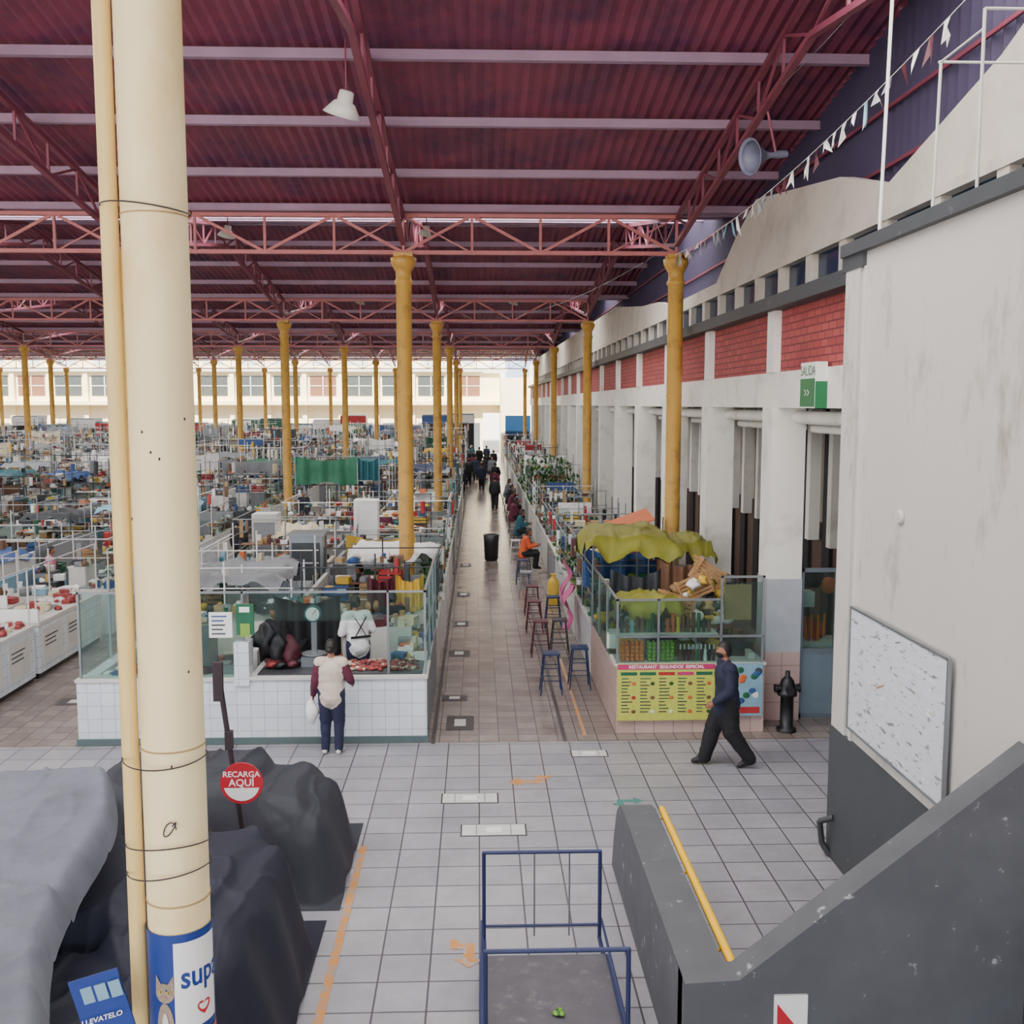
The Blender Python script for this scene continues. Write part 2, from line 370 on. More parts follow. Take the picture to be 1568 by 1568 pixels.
for i in range(len(PY)-1):
    y=PY[i]+.27
    if y<12: y=12
    b=MB(); yb=PY[i+1]-.27
    b.tube((5.0,y,4.85),(5.0,yb,4.85),.1,CREAM,n=12); b.tube((5.25,y,4.68),(5.25,yb,4.68),.07,CREAM,n=10)
    b.obj('rolled_shutter')
b=MB(); DM=mat('door_grey',(116,126,136),.4,.3)
y=16.0
b.box(5.14,5.2,y-.03,y+.03,0,2.45,DM); b.box(6.20,6.26,y-.03,y+.03,0,2.45,DM); b.box(5.70,5.74,y-.03,y+.03,0,2.45,DM)
b.box(5.14,6.26,y-.03,y+.03,2.39,2.45,DM); b.box(5.14,6.26,y-.02,y+.02,1.05,1.15,DM); b.box(5.17,6.23,y-.015,y+.015,.05,1.08,mat('door_pane',(114,132,144),.3,var=.2)); b.box(5.14,6.26,y-.03,y+.03,0,.08,DM)
b.box(5.17,6.23,y-.005,y+.005,1.12,2.4,GLASS); b.obj('door_1')
b=MB()
for i in range(9): b.caps((5.25+i*.05,16.3,1.2+R.random()*.1),(5.22+i*.055,16.3,1.5+R.random()*.15),.03,.02,CC['red'] if i%2 else ORNG,n=6)
b.box(5.18,6.15,16.2,16.7,0,1.2,OFFW); b.box(5.3,5.5,16.35,16.6,1.75,2.0,CC['wht']); b.blob((5.75,16.4,2.1),.14,CC['org']); b.blob((5.45,16.4,2.2),(.2,.12,.14),CC['blk'],lump=.5)
b.obj('carrot_display')
b=MB(); b.box(4.50,4.66,13.62,14.25,5.0,5.62,WHITE)
b.box(4.49,4.505,13.64,14.23,5.02,5.4,GREEN); b.box(4.5,4.66,13.605,13.62,5.0,5.36,GREEN)
b.text('SALIDA',.19,GREEN,lambda u,v:(4.494,13.93-u,5.5+v)); b.text('>>',.2,WHITE,lambda u,v:(4.484,13.93-u,5.2+v)); b.obj('exit_sign')

# ---------------- near block wall
b=MB(); b.box(3.96,5.6,-3,11,0,6.6,GREYW); b.box(3.93,3.97,10.6,11.0,0,6.45,GREYW); b.box(3.93,3.97,10.42,10.48,1.5,6.45,OFFW)
b.box(3.925,4.0,-3,11.03,0,1.5,DGREY); b.obj('wall_near_right')
b=MB(); b.box(3.88,5.6,-3,11.06,6.6,6.73,DGREY); b.box(3.92,4.1,10.5,11.1,6.45,6.62,DGREY); b.obj('trim_2')
b=MB(); b.box(3.90,3.92,8.2,10.45,1.66,2.94,mat('board_white',(212,216,224),.5,var=.1,scale=9,dirt=(120,122,130),dscale=10,dlo=.57,dhi=.62,stretch=(1,.5,2)))
for yy in(8.2,10.43): b.box(3.89,3.925,yy-.012,yy+.012,1.65,2.95,GALV)
b.box(3.89,3.925,8.2,10.43,2.93,2.955,GALV); b.box(3.89,3.925,8.2,10.43,1.645,1.67,GALV)
rr=random.Random(21)
for _ in range(30):
    y=rr.uniform(8.4,10.3); z=rr.uniform(1.75,2.85); w=rr.uniform(.02,.14); h=rr.uniform(.006,.03)
    b.obox((3.898,y,z),(.003,w,h),rr.choice([WHITE,OFFW,WHITE,CC['gry'],OFFW]),rx=rr.uniform(-.3,.3))
b.obox((3.898,9.6,2.32),(.003,.2,.02),CC['tan'],rx=-.4)
b.obj('notice_board')
b=MB(); b.lathe((3.955,9.4,4.0),[(.07,.0),(.07,.02),(.05,.03)],GREYW,n=16,axis=(-1,0,0)); b.obj('wall_junction_box')
b=MB(); b.path([(3.92,10.9,0.03),(3.85,10.95,.15),(3.8,10.9,.42),(3.92,10.8,.5)],.035,DGREY); b.obj('floor_pipe')
b=MB(); W=OFFW
b.tube((4.0,9.1,6.73),(4.02,9.1,8.0),.014,W); b.tube((4.0,8.3,6.73),(4.0,8.3,8.15),.014,W)
b.tube((4.0,9.1,8.0),(5.5,9.1,8.0),.012,W); b.tube((4.0,8.3,8.15),(5.5,8.3,8.15),.012,W); b.tube((4.0,8.3,8.0),(4.02,9.1,8.0),.01,W)
b.tube((5.5,9.1,6.73),(5.5,9.1,8.0),.012,W)
b.obj('pipe_railing')
b=MB(); b.tube((3.98,10.25,6.73),(4.05,10.25,10.3),.018,WHITE); b.obj('white_pole')
b=MB(); A=Vector((4.25,9.2,8.55)); B=Vector((4.1,21.7,8.15)); pts=[]
for i in range(41):
    t=i/40; p=A.lerp(B,t); p.z-=.35*4*t*(1-t)*.8; pts.append(p)
b.path(pts,.006,WHITE,n=4)
for i in range(1,40):
    p=pts[i]; w=.04+R.random()*.03; l=.12+R.random()*.2; m=R.choice([OFFW,OFFW,CC['gry'],CC['lbl'],CC['mar'],CC['wht']])
    b.poly([p+Vector((0,-w,0)),p+Vector((0,w,0)),p+Vector((R.uniform(-.08,.08),w*.6,-l)),p+Vector((R.uniform(-.05,.05),0,-l*.6)),p+Vector((R.uniform(-.08,.08),-w*.7,-l))],m)
b.obj('pennant_bunting')
b=MB(); ax=Vector((-.85,-.35,-.15)); b.lathe((4.35,15.4,8.7),[(.05,-.25),(.06,-.1),(.04,.0),(.05,.08),(.09,.2),(.17,.34),(.27,.42),(.25,.42),(.05,.12)],mat('speaker_grey',(110,112,134),.5),n=20,axis=ax)
b.tube((4.4,15.4,8.7),(4.22,15.4,9.5),.02,STEEL); b.obj('horn_loudspeaker')
def flood(x,y,z,s=1):
    b=MB(); b.lathe((x,y,z),[(.07*s,.36*s),(.11*s,.34*s),(.12*s,.2*s),(.16*s,.18*s),(.29*s,.0),(.27*s,.0),(.1*s,.13*s)],OFFW,n=18,axis=(.3,-.35,1))
    b.lathe((x,y,z),[(.22*s,.02),(.2*s,.03)],mat('lamp_glass',(150,200,200),.2),n=18,axis=(.3,-.35,1))
    b.tube((x+.08*s,y-.1*s,z+.34*s),(x+.08*s,y-.1*s,roofz(y)-.15),.012,STEEL); b.obj('hanging_highbay_lamp')
flood(-1.9,15,9.1,.95); flood(-5.7,24,8.85,.7); flood(-1.2,24,8.9,.6); flood(-13,24,8.9,.7); flood(-4.6,41,9,.7); flood(1.4,41,9,.7)

# ---------------- stair parapets foreground
b=MB()
pr=[(6.95,0),(6.95,.95),(10.0,.95),(10.25,.9),(10.45,.75),(10.65,.4),(10.8,0)]
b.prism(pr,1.46,1.8,CONC,'X'); b.obj('stair_low_parapet')
b=MB(); b.prism([(1.46,0),(1.46,.95),(1.85,.97),(3.92,2.62),(3.92,0)],6.85,7.1,CONC,'Y'); b.obj('stair_sloped_parapet')
b=MB(); b.path([(1.87,7.1,.93),(1.87,10.05,.93)],.035,YRAIL,n=10); b.blob((1.87,10.05,.93),.036,YRAIL)
for y in(7.4,8.7,9.9): b.tube((1.87,y,.93),(1.8,y,.85),.012,YRAIL)
b.obj('yellow_handrail')
b=MB(); b.box(2.1,2.34,6.83,6.85,.3,.86,WHITE); b.poly([(2.12,6.826,.8),(2.32,6.826,.55),(2.32,6.826,.4),(2.12,6.826,.3)],RED); b.obj('warning_sign')
b=MB(); r=.018
for y,zt in((8.93,1.0),(7.15,1.05)):
    b.path([(.04,y,.16),(.04,y,zt),(1.1,y,zt),(1.1,y,.16)],r,BLUEF,n=8)
    for p in((.04,y,zt),(1.1,y,zt)): b.blob(p,r,BLUEF)
b.tube((.04,8.93,.3),(1.1,8.93,.3),.014,BLUEF)
b.tube((.5,8.93,1),(.5,8.93,.2),.008,GALV); b.tube((.82,8.93,1),(.82,8.93,.2),.008,GALV)
b.box(.0,1.14,7.1,8.6,.16,.2,BLUEF); b.box(.03,1.11,7.13,8.57,.2,.215,mat('cart_deck',(84,82,88),.6,var=.35,scale=5,dirt=(120,116,116),dscale=8,dlo=.55,dhi=.75))
b.tube((.02,7.1,.34),(.02,8.95,.34),.012,BLUEF);b.tube((1.12,7.1,.34),(1.12,8.95,.34),.012,BLUEF); b.tube((.04,8.55,.17),(.04,8.93,.17),.02,BLUEF); b.tube((1.1,8.55,.17),(1.1,8.93,.17),.02,BLUEF)
for x in(.12,1.02):
    for y in(7.35,8.45): b.lathe((x-.025,y,.08),[(.078,0),(.078,.05)],BLK,n=16,axis=(1,0,0)); b.box(x-.03,x+.03,y-.02,y+.02,.08,.17,GALV)
b.obj('platform_cart')
b=MB()
for i in range(7): b.blob((.62+R.uniform(-.04,.04),7.68+R.uniform(-.04,.04),.235),(.025,.035,.012),LIME if i%2 else LEAF,lump=.5)
b.obj('lettuce_scraps')

# ---------------- tarps (cloth draped over boxes)
def ridged(q):
    return 1-min(1,abs(noise.noise(q))*3.2)
def pile(name,x0,x1,y0,y1,boxes,m,seed,nx=150,ny=150,fall=.22):
    b=MB()
    def hgt(x,y):
        z=0
        for (cx,cy,hx,hy,h) in boxes:
            dx=max(0,abs(x-cx)-hx); dy=max(0,abs(y-cy)-hy); d=math.sqrt(dx*dx+dy*dy)
            zz=h-max(0,d)*1.1 if d<.12 else h-.132-(d-.12)*3.6
            z=max(z,zz)
        return z
    def fn(u,v):
        x=x0+(x1-x0)*u; y=y0+(y1-y0)*v
        pl=.07*math.sin(x*7+1.5*noise.noise(Vector((x,y,seed)))+y*2)+.06*math.sin(y*8+seed)
        z0=(hgt(x,y)+hgt(x+.07,y)+hgt(x-.07,y)+hgt(x,y+.07)+hgt(x,y-.07))/5
        z=(hgt(x+pl*.6,y+pl)*.5+z0*.5)
        r1=ridged(Vector((x*.8+y*.6+seed,(y-x)*.35,seed)))**5*.05
        r2=ridged(Vector((x*1.9-y*.9,y*.9+x*.8,seed+3)))**6*.035
        z+=(r1+r2+.05*noise.noise(Vector((x*1.1,y*1.1,seed))))*min(1,max(0,z)*2)
        return (x,y,max(.006,z))
    b.sheet(fn,nx,ny,m); return b.obj(name)
pile('dark_tarp_pile',-4.6,-1.4,9.85,12.0,[(-3.2,10.9,.75,.55,1.12),(-2.35,10.85,.45,.5,1.0),(-1.95,10.75,.22,.45,.86)],DTARP,3.3)
pile('navy_tarp_pile',-4.6,-1.5,5.4,9.65,[(-3.1,8.5,1.0,.75,1.12),(-2.35,8.2,.45,.8,1.05),(-2.7,6.6,.7,.8,.95),(-2.05,7.4,.15,1.0,.7)],NAVY,8.1)
b=MB()
def gt(u,v):
    y=4.6+4.8*v
    xr=-2.2-.25*(y-4.6)+.1*math.sin(y*1.7)
    x=xr-5.2*(1-u)
    z=1.72-.25*max(0,(u-.975)/.025)**2-.4*max(0,(v-.97)/.03)**2
    z-= .12*(1-u)*v
    z+=.025*noise.noise(Vector((x*.9,y*.9,2)))+.05*ridged(Vector((x*.8-y*.9,(x+y)*.3,4)))**8+.03*ridged(Vector((x*1.8,y*.9+x,9)))**8+.006*ridged(Vector((x*6,y*4,2)))**3-.05*math.exp(-((y-7.0+.25*(x+3))**2)/.008)
    return (x,y,z)
b.sheet(gt,170,170,GTARP)
for (x,y) in((-3.7,9.2),(-7.5,9.2),(-2.8,4.9),(-7,4.9)): b.tube((x,y,0),(x,y,1.6),.025,GALV)
b.obj('grey_tarp_canopy')
b=MB(); b.box(-6.8,-4.7,5.5,9,.0,1.1,NAVY); b.box(-7.4,-4.6,9.0,9.15,0,1.2,DTARP); b.obj('covered_stall_boxes')
SY=9.75
b=MB(); b.tube((-2.22,SY,0),(-2.52,SY,2.56),.022,RUST,r1=.028); b.box(-2.56,-2.47,SY-.03,SY+.03,2.2,2.58,RUST); b.box(-2.46,-2.39,SY-.04,SY+.03,1.72,1.9,RUST)
c=Vector((-2.3,SY-.06,1.40))
b.lathe((c.x,c.y,c.z),[(.205,0),(.205,.02)],RED,n=36,axis=(0,-1,0))
seg=[(c.x+.175*math.cos(a),c.y-.023,c.z+.175*math.sin(a)) for a in [math.pi+.25+(math.pi-.5)*i/14 for i in range(15)]]
b.poly(seg,WHITE); b.text('RECARGA',.08,WHITE,lambda u,v:(c.x+u,c.y-.024,c.z+.09+v),True); b.text('AQUÍ',.1,WHITE,lambda u,v:(c.x+u,c.y-.024,c.z+.005+v),True)
b.obj('round_street_sign')
# poster wrapped on column
b=MB(); rr0=.156
def wrap(a,z,r=rr0):
    t=math.radians(-73)+a/r; return (CX+r*math.cos(t),CY+r*math.sin(t),z)
def patch(a0,a1,z0,z1,m,r=rr0):
    b.sheet(lambda u,v:wrap(a0+(a1-a0)*u,z0+(z1-z0)*v,r),24,1,m)
patch(-.3,.3,1.2,2.53,BLUEP)
patch(-.035,.2,2.05,2.49,WHITE,rr0+.002)
patch(-.035,.26,1.2,2.0,CC['org'],rr0+.002)
b.text('supa',.16,BLUEP,lambda u,v:wrap(.11+u*.8,2.31+v,rr0+.004),True)
b.text('♥',.07,RED,lambda u,v:wrap(.11+u,2.13+v,rr0+.004))
CAT=mat('cat_print',(150,132,112),.6,var=.5,scale=40,stretch=(1,1,3))
def el(a,z,ra,rz,m,dr): b.poly([wrap(a+ra*math.cos(t*math.pi/10),z+rz*math.sin(t*math.pi/10),rr0+dr) for t in range(20)],m)
ca=-.085
el(ca,2.05,.045,.14,CAT,.003); el(ca,1.9,.06,.13,CAT,.0035); el(ca,2.24,.05,.05,CAT,.004)
for sx in(-1,1):
    b.poly([wrap(ca+sx*.048,2.25,rr0+.0045),wrap(ca+sx*.015,2.28,rr0+.0045),wrap(ca+sx*.045,2.33,rr0+.0045)],CAT)
    el(ca+sx*.02,2.245,.009,.008,CC['yel'],.005); el(ca+sx*.02,2.245,.003,.007,BLK,.0055)
el(ca,2.22,.008,.005,CC['pnk'],.005); el(ca,2.05,.018,.09,OFFW,.0045)
b.obj('advert_poster')
b=MB(); b.obox((-1.78,4.62,2.24),(.23,.01,.3),BLUEP,rz=.1,ry=-.25)
for i in range(3): b.obox((-1.84+i*.065,4.61,2.29+i*.017),(.052,.008,.08),CC['lbl'],ry=-.25,rz=.1)
b.text('LLEVATELO',.036,WHITE,lambda u,v:(-1.775+u,4.6+u*.1,2.18+v+u*.25),True); b.obj('advert_flag')
# ---------------- far facade
b=MB(); FY=104
b.box(-62,0,FY,FY+.5,0,10.8,FACADE); b.box(-62,3,FY-1.2,FY,5.0,5.35,FACADE); b.box(-62,3,FY-.5,FY,8.3,8.6,OFFW)
WINF=mat('facade_window',(74,80,78),.3,var=.4)
for k in range(17):
    x=-60+3.6*k
    b.box(x,x+2.6,FY-.05,FY+.05,5.9,7.9,WINF if k%4 else mat('facade_red',(120,80,60),.6)); b.box(x+1.25,x+1.35,FY-.1,FY,5.9,7.9,OFFW); b.box(x,x+2.6,FY-.1,FY,6.85,6.95,OFFW)
    b.box(x-.75,x-.3,FY-.3,FY,0,8.3,FACADE)
    b.box(x,x+2.6,FY-.05,FY+.05,.0,3.2,mat('facade_shop',(90,96,100),.5,var=.3))
    b.box(x+.2,x+2.2,FY-.05,FY+.02,9.0,10.0,mat('facade_pane',(200,204,206),.3))
b.obj('wall_far')
b=MB(); b.box(0,.5,FY,FY+.4,0,10.8,FACADE); b.box(-3,3,FY+9,FY+9.4,0,14,WHITE); b.box(2.2,7,FY-6,FY,0,7.6,FACADE); b.box(2.6,5.0,FY-6.1,FY-6,0,4.0,BWIN); b.box(0.5,2.3,FY,FY+.5,4.2,8.2,FACADE); b.obj('wall_far_gate')
b=MB(); b.box(5.2,6.4,92,FY,0,9,CREAM); b.obj('wall_far_right')
b=MB(); b.box(-62.3,-62,-14,FY,0,4.5,CREAM2); b.obj('wall_left')
rr=random.Random(77)
for k in range(22):
    x=-54+2.45*k; b=MB(); h=rr.uniform(3.2,4.3); y=93.2+rr.uniform(-.3,1); w=2.2
    b.box(x,x+w,y,y+2,0,h,rr.choice([OFFW,CC['teal'],CC['crm'],CC['gry']])); b.box(x+.05,x+w-.05,y-.05,y,1,h-.9,DARK); b.box(x-.05,x+w+.05,y-.15,y-.05,h-.85,h-.1,rr.choice([CC['blue'],CC['wht'],CC['red'],CC['yel'],CC['wht'],CC['teal'],CC['grn']]))
    b.box(x,x+w,y-.35,y,.1,1,OFFW)
    for _ in range(10): b.blob((x+rr.uniform(.2,2),y-.2,1.1+rr.random()*1.2),(.15,.08,.15),rr.choice(PAL),n=6,k=4,lump=.4)
    b.obj('market_kiosk')

# ---------------- people
def person(name,loc,heading,top,low,h=1.68,pose=None,hair=HAIR,vest=None,apron=None,vox=.02,mask=None,shoe=BLK,hairlen=0,cap=None,lean=0,bulk=1.12,skin=SKIN,wide=1.0,fore=None):
    J=dict(pel=(0,0,.93),wai=(0,0,1.07),che=(0,.0,1.27),nek=(0,-.01,1.42),ntp=(0,.01,1.5),hed=(0,.025,1.59),
      sR=(.17,-.01,1.37),sL=(-.17,-.01,1.37),eR=(.235,-.04,1.1),eL=(-.235,-.04,1.1),wR=(.24,.07,.87),wL=(-.24,.07,.87),
      hR=(.085,0,.9),hL=(-.085,0,.9),kR=(.1,.02,.49),kL=(-.1,.02,.49),aR=(.1,-.02,.08),aL=(-.1,-.02,.08),tR=(.12,.14,.035),tL=(-.12,.14,.035))
    if pose: J.update(pose)
    J={k:Vector(v) for k,v in J.items()}
    if lean:
        p=J['pel'].copy(); M=Matrix.Rotation(-lean,3,'X')
        for k in('wai','che','nek','ntp','hed','sR','sL','eR','eL','wR','wL'):
            if k[0] in'ew' and pose and k in pose and k!='wai': continue
            J[k]=p+M@(J[k]-p)
    side=(J['sR']-J['sL']).normalized()
    tp=top; vt=vest or top; skn=skin; B=bulk
    dn=(J['pel']-J['wai']).normalized()*.07
    C=[(J['pel']+dn,J['wai'],.166*B,.145*B,vt,.74,side),(J['wai'],J['che'],.145*B,.165*B,vt,.7,side),(J['che'],J['nek']-Vector((0,0,.03)),.16*B,.09,vt,.66,side),
       (J['nek'],J['ntp'],.055,.05,skn,1,None)]
    for s in'RL':
        C+=[(J['nek']*.35+J['s'+s]*.65,J['s'+s],.078,.072*B,vt,1,None),(J['s'+s],J['e'+s],.064*B,.052*B,tp,1,None),(J['e'+s],J['w'+s],.05*B,.037*B,fore or tp,1,None),
            (J['h'+s],J['k'+s],.098*B,.07*B*wide,low,1,None),(J['k'+s],J['a'+s],.066*B*wide,.052*B*wide,low,1,None),(J['a'+s],J['t'+s],.045,.036,shoe,1,None)]
        hl=J['a'+s]+Vector((0,-.05,-.035)); C.append((hl,J['t'+s],.038,.036,shoe,1,None))
    tmp=MB()
    for c in C: tmp.caps(c[0],c[1],c[2],c[3],c[4],flat=c[5],side=c[6])
    o=tmp.obj('tmp'); off=o.location.copy()
    md=o.modifiers.new('r','REMESH'); md.mode='VOXEL'; md.voxel_size=vox; sm=o.modifiers.new('s','SMOOTH'); sm.iterations=3
    dg=bpy.context.evaluated_depsgraph_get(); me=bpy.data.meshes.new_from_object(o.evaluated_get(dg))
    b=MB(); base=[Vector(v.co)+off for v in me.vertices]
    for v in base:
        q=noise.noise(v*9)*.008+noise.noise(Vector((v.x*6,v.y*6,v.z*22)))*.006
        if v.z<J['ntp'].z-.1 and v.z>.12: v.x+=q; v.y+=q
    grp={}
    for p in me.polygons:
        c=Vector(p.center)+off; best=1e9;bm=None
        for q in C:
            a,bb=q[0],q[1]; d=bb-a; t=max(0,min(1,(c-a).dot(d)/max(1e-6,d.length_squared)))
            r=q[2]+(q[3]-q[2])*t; dist=(c-(a+d*t)).length/r if q[5]==1 else (c-(a+d*t)).length/r/.9
            if dist<best: best=dist;bm=q[4]
        grp.setdefault(bm,[]).append(tuple(p.vertices))
    b.v=[tuple(v) for v in base]
    for m,fs in grp.items():
        i=b.mi(m)
        for f in fs: b.f.append(list(f)); b.m.append(i); b.s.append(True)
    bpy.data.objects.remove(o); bpy.data.meshes.remove(me)
    hd=J['hed']; P=[];F=[];n=18;k=14
    for j in range(k+1):
        ph=math.pi*j/k
        for i in range(n):
            t=2*math.pi*i/n; x=math.sin(ph)*math.cos(t); y=math.sin(ph)*math.sin(t); z=math.cos(ph)
            w=1-.28*max(0,-z)**1.3
            px=x*.076*w; py=y*.094*(1-.12*max(0,-z)); pz=z*.118
            if y>0 and abs(x)<.25 and -.35<z<.05: py+=.018*(1-abs(x)/.25)*(1-abs(z+.18)/.25)
            P.append(hd+Vector((px,py,pz)))
    for j in range(k):
        for i in range(n): F.append((j*n+i,(j+1)*n+i,(j+1)*n+(i+1)%n,j*n+(i+1)%n))
    b.add(P,F,skn,True)
    for s in(-1,1):
        b.blob(hd+Vector((s*.03,.083,.005)),(.013,.008,.008),WHITE,n=6,k=4); b.blob(hd+Vector((s*.03,.089,.005)),(.006,.005,.006),BLK,n=6,k=4)
        b.blob(hd+Vector((s*.03,.086,.026)),(.017,.006,.004),hair,n=6,k=4)
        b.blob(hd+Vector((s*.076,-.002,-.01)),(.01,.02,.03),skn,n=6,k=4)
    b.blob(hd+Vector((0,.09,-.02)),(.012,.018,.022),skn,n=6,k=4)
    b.blob(hd+Vector((0,.082,-.062)),(.024,.01,.007),CC['mar'],n=8,k=4)
    if mask: b.blob(hd+Vector((0,.045,-.05)),(.07,.06,.05),mask,n=10,k=6)
    P=[];F=[]
    for j in range(9):
        for i in range(n):
            t=2*math.pi*i/n; fr=math.sin(t)
            phm=math.pi*(.36 if fr>.3 else .5 if fr>-.2 else .68)
            ph=phm*j/8
            P.append(hd+Vector((math.sin(ph)*math.cos(t)*.088,math.sin(ph)*fr*.108-.004,math.cos(ph)*.132)))
    for j in range(8):
        for i in range(n): F.append((j*n+i,(j+1)*n+i,(j+1)*n+(i+1)%n,j*n+(i+1)%n))
    b.add(P,F,cap or hair,True)
    if cap: b.blob(hd+Vector((0,-.05,-.03)),(.07,.05,.06),hair,n=10,k=6)
    if hairlen==1: b.blob(hd+Vector((0,-.11,-.02)),.05,hair,n=10,k=6)
    if hairlen==2: b.caps(hd+Vector((0,-.05,-.02)),hd+Vector((0,-.09,-.2)),.075,.05,hair,flat=.6,side=(1,0,0))
    for s,sg in(('R',1),('L',-1)):
        w=J['w'+s]; d=(w-J['e'+s]).normalized(); inn=Vector((-sg,0,0)); inn=(inn-d*inn.dot(d)).normalized(); fw=d.cross(inn)
        if fw.y<0: fw=-fw
        b.caps(w+d*.02,w+d*.08,.03,.036,skn,flat=.5,side=fw,n=8)
        for q,(o_,l) in enumerate(((.027,.065),(.009,.074),(-.009,.069),(-.027,.055))):
            p0=w+d*.09+fw*o_; p1=p0+d*l*.55+inn*.008; p2=p1+d*l*.4+inn*.025
            b.caps(p0,p1,.009,.008,skn,n=6); b.caps(p1,p2,.008,.007,skn,n=6)
        p0=w+d*.035+fw*.028; p1=p0+d*.035+fw*.022; p2=p1+d*.03+fw*.004+inn*.01
        b.caps(p0,p1,.011,.009,skn,n=6); b.caps(p1,p2,.009,.008,skn,n=6)
    if apron:
        b.sheet(lambda u,v:Vector(((u-.5)*(.32 if v>.6 else .46),.155-.05*abs(u-.5)*2,.55+.78*v)),6,8,apron)
        for s in(-1,1): b.beam(Vector((s*.1,.13,1.32)),Vector((s*.1,-.11,1.41)),.03,.01,apron); b.beam(Vector((s*.1,-.14,1.38)),Vector((-s*.1,-.145,1.05)),.035,.01,BLK)
        b.beam(Vector((-.17,-.14,1.05)),Vector((.17,-.14,1.05)),.01,.04,BLK)
    sc=h/1.705; M=Matrix.Translation(loc)@Matrix.Rotation(math.radians(heading),4,'Z')@Matrix.Scale(sc,4)
    b.v=[tuple(M@Vector(v)) for v in b.v]
    return b.obj(name)
PN=mat('cloth_navy_jacket',(28,34,56),.8,var=.2); PB=mat('cloth_black',(24,24,28),.85,var=.2); PC=mat('cloth_cream_vest',(206,192,176),.85,var=.1); PM=mat('cloth_maroon',(92,34,56),.85)
DEN=mat('cloth_denim_navy',(34,38,66),.85); PW=mat('cloth_white',(226,224,224),.85,var=.06); PO=mat('cloth_orange',(204,88,50),.85); PP=mat('cloth_pink',(196,120,156),.85); PG=mat('cloth_grey',(100,102,110),.85); PT=mat('cloth_teal',(40,90,102),.85)
walk=dict(kR=(.09,.16,.5),aR=(.09,.27,.1),tR=(.09,.42,.05),kL=(-.09,-.04,.5),aL=(-.09,-.30,.13),tL=(-.09,-.16,.035),eR=(.24,-.1,1.1),wR=(.23,.02,.88),eL=(-.24,.02,1.1),wL=(-.2,.2,.95))
person('walking_man',(3.46,13.82,0),90,PN,PB,h=1.78,pose=walk,vox=.016,mask=PB,lean=.05,bulk=1.42,wide=1.2)
person('standing_woman',(-2.13,14.55,0),-5,PM,DEN,h=1.68,vest=PC,vox=.016,shoe=OFFW,hairlen=1,bulk=1.25,pose=dict(wR=(.27,.18,1.02),eR=(.27,0,1.12),aL=(-.1,-.02,.08),wL=(-.28,.02,.88)))
b=MB(); b.blob((-2.42,14.55,.62),(.09,.07,.17),WHITE,n=12,k=8,lump=.4); b.tube((-2.44,14.55,.75),(-2.42,14.55,.84),.012,WHITE); b.obj('plastic_bag')
person('market_vendor',(-1.95,16.35,.3),25,PW,DEN,h=1.68,apron=PW,vox=.018,lean=.18,bulk=1.25,fore=SKIN,hairlen=1,pose=dict(wR=(.2,.3,1.0),eR=(.26,.02,1.12),wL=(-.12,.32,1.0),eL=(-.27,.04,1.1)))
sitp=dict(pel=(0,0,.5),wai=(0,.03,.64),che=(0,.08,.84),nek=(0,.1,.99),ntp=(0,.13,1.06),hed=(0,.17,1.14),sR=(.165,.08,.94),sL=(-.165,.08,.94),eR=(.2,.18,.7),eL=(-.2,.18,.7),wR=(.12,.38,.74),wL=(-.12,.38,.74),
  hR=(.09,.03,.48),hL=(-.09,.03,.48),kR=(.11,.42,.5),kL=(-.11,.42,.5),aR=(.11,.38,.08),aL=(-.11,.36,.08),tR=(.12,.53,.035),tL=(-.12,.51,.035))
for (x,y,hd,t,hl) in [(1.35,30.5,-90,PO,2),(1.4,36.0,-90,PT,0),(1.35,40.5,-70,PM,2),(1.4,44.5,-90,PM,0),(1.4,47.5,-90,PB,0),(1.4,51,-90,PG,2)]:
    person('seated_customer',(x,y,.12),hd,t,PB,pose=sitp,vox=.025,hairlen=hl,bulk=1.3)
i=0
for (x,y,hd,t,l) in [(-.6,64,0,PB,PB),(-.15,67,180,PN,PB),(.25,63,170,PB,DEN),(-.4,70,0,PM,PB),(.6,72,0,PB,PN),(-.75,75,180,PN,PB),(.9,66,180,PG,PB),(0.1,80,0,PB,PB),(-.5,85,180,PT,DEN),(.9,55,0,PM,PB),(-.9,59,200,PB,PB),(.7,84,0,PN,PB),(.2,60,0,PN,PB),(-.3,76,180,PB,PB),(.4,68,0,PB,PB),(1.0,59,30,PB,PB),(.8,49,0,PB,PB),(-.95,66,20,PG,PB),(-1.0,71,0,PO,PB),(1.15,76,0,PB,PB),(-.9,54,10,PN,PB)]:
    person('shopper',(x,y,0),hd,t,l,h=R.uniform(1.6,1.76),vox=.035,pose=walk if i%2 else None,bulk=1.35); i+=1
for (x,y,hd,t,c) in [(-10.2,24.5,-60,PP,None),(-11.3,23.4,180,PN,CC['red']),(-9.5,28,180,PG,OFFW),(-3.4,17.0,150,PB,None),(-1.55,18.2,0,PB,None),(-4.5,24,180,PW,None),(3.2,19.5,90,PG,None),(-11.0,34,180,PT,None),(-3,33,160,PM,None),(-7,30,0,PB,None),(-6.8,40,180,PN,None),(-2.5,21.5,90,PB,None),(-13.9,26,0,PM,None),(-3.0,26.5,20,PT,None),(-10.3,19.2,90,PW,OFFW)]:
    person('stall_vendor',(x,y,.1),hd,t,PB,h=1.6,vox=.03,cap=c,bulk=1.25)
b=MB(); b.lathe((.42,33,0),[(.18,0),(.22,.05),(.24,.6),(.26,.85),(.2,.86),(.19,.8)],BLK,n=14); b.obj('trash_bin')

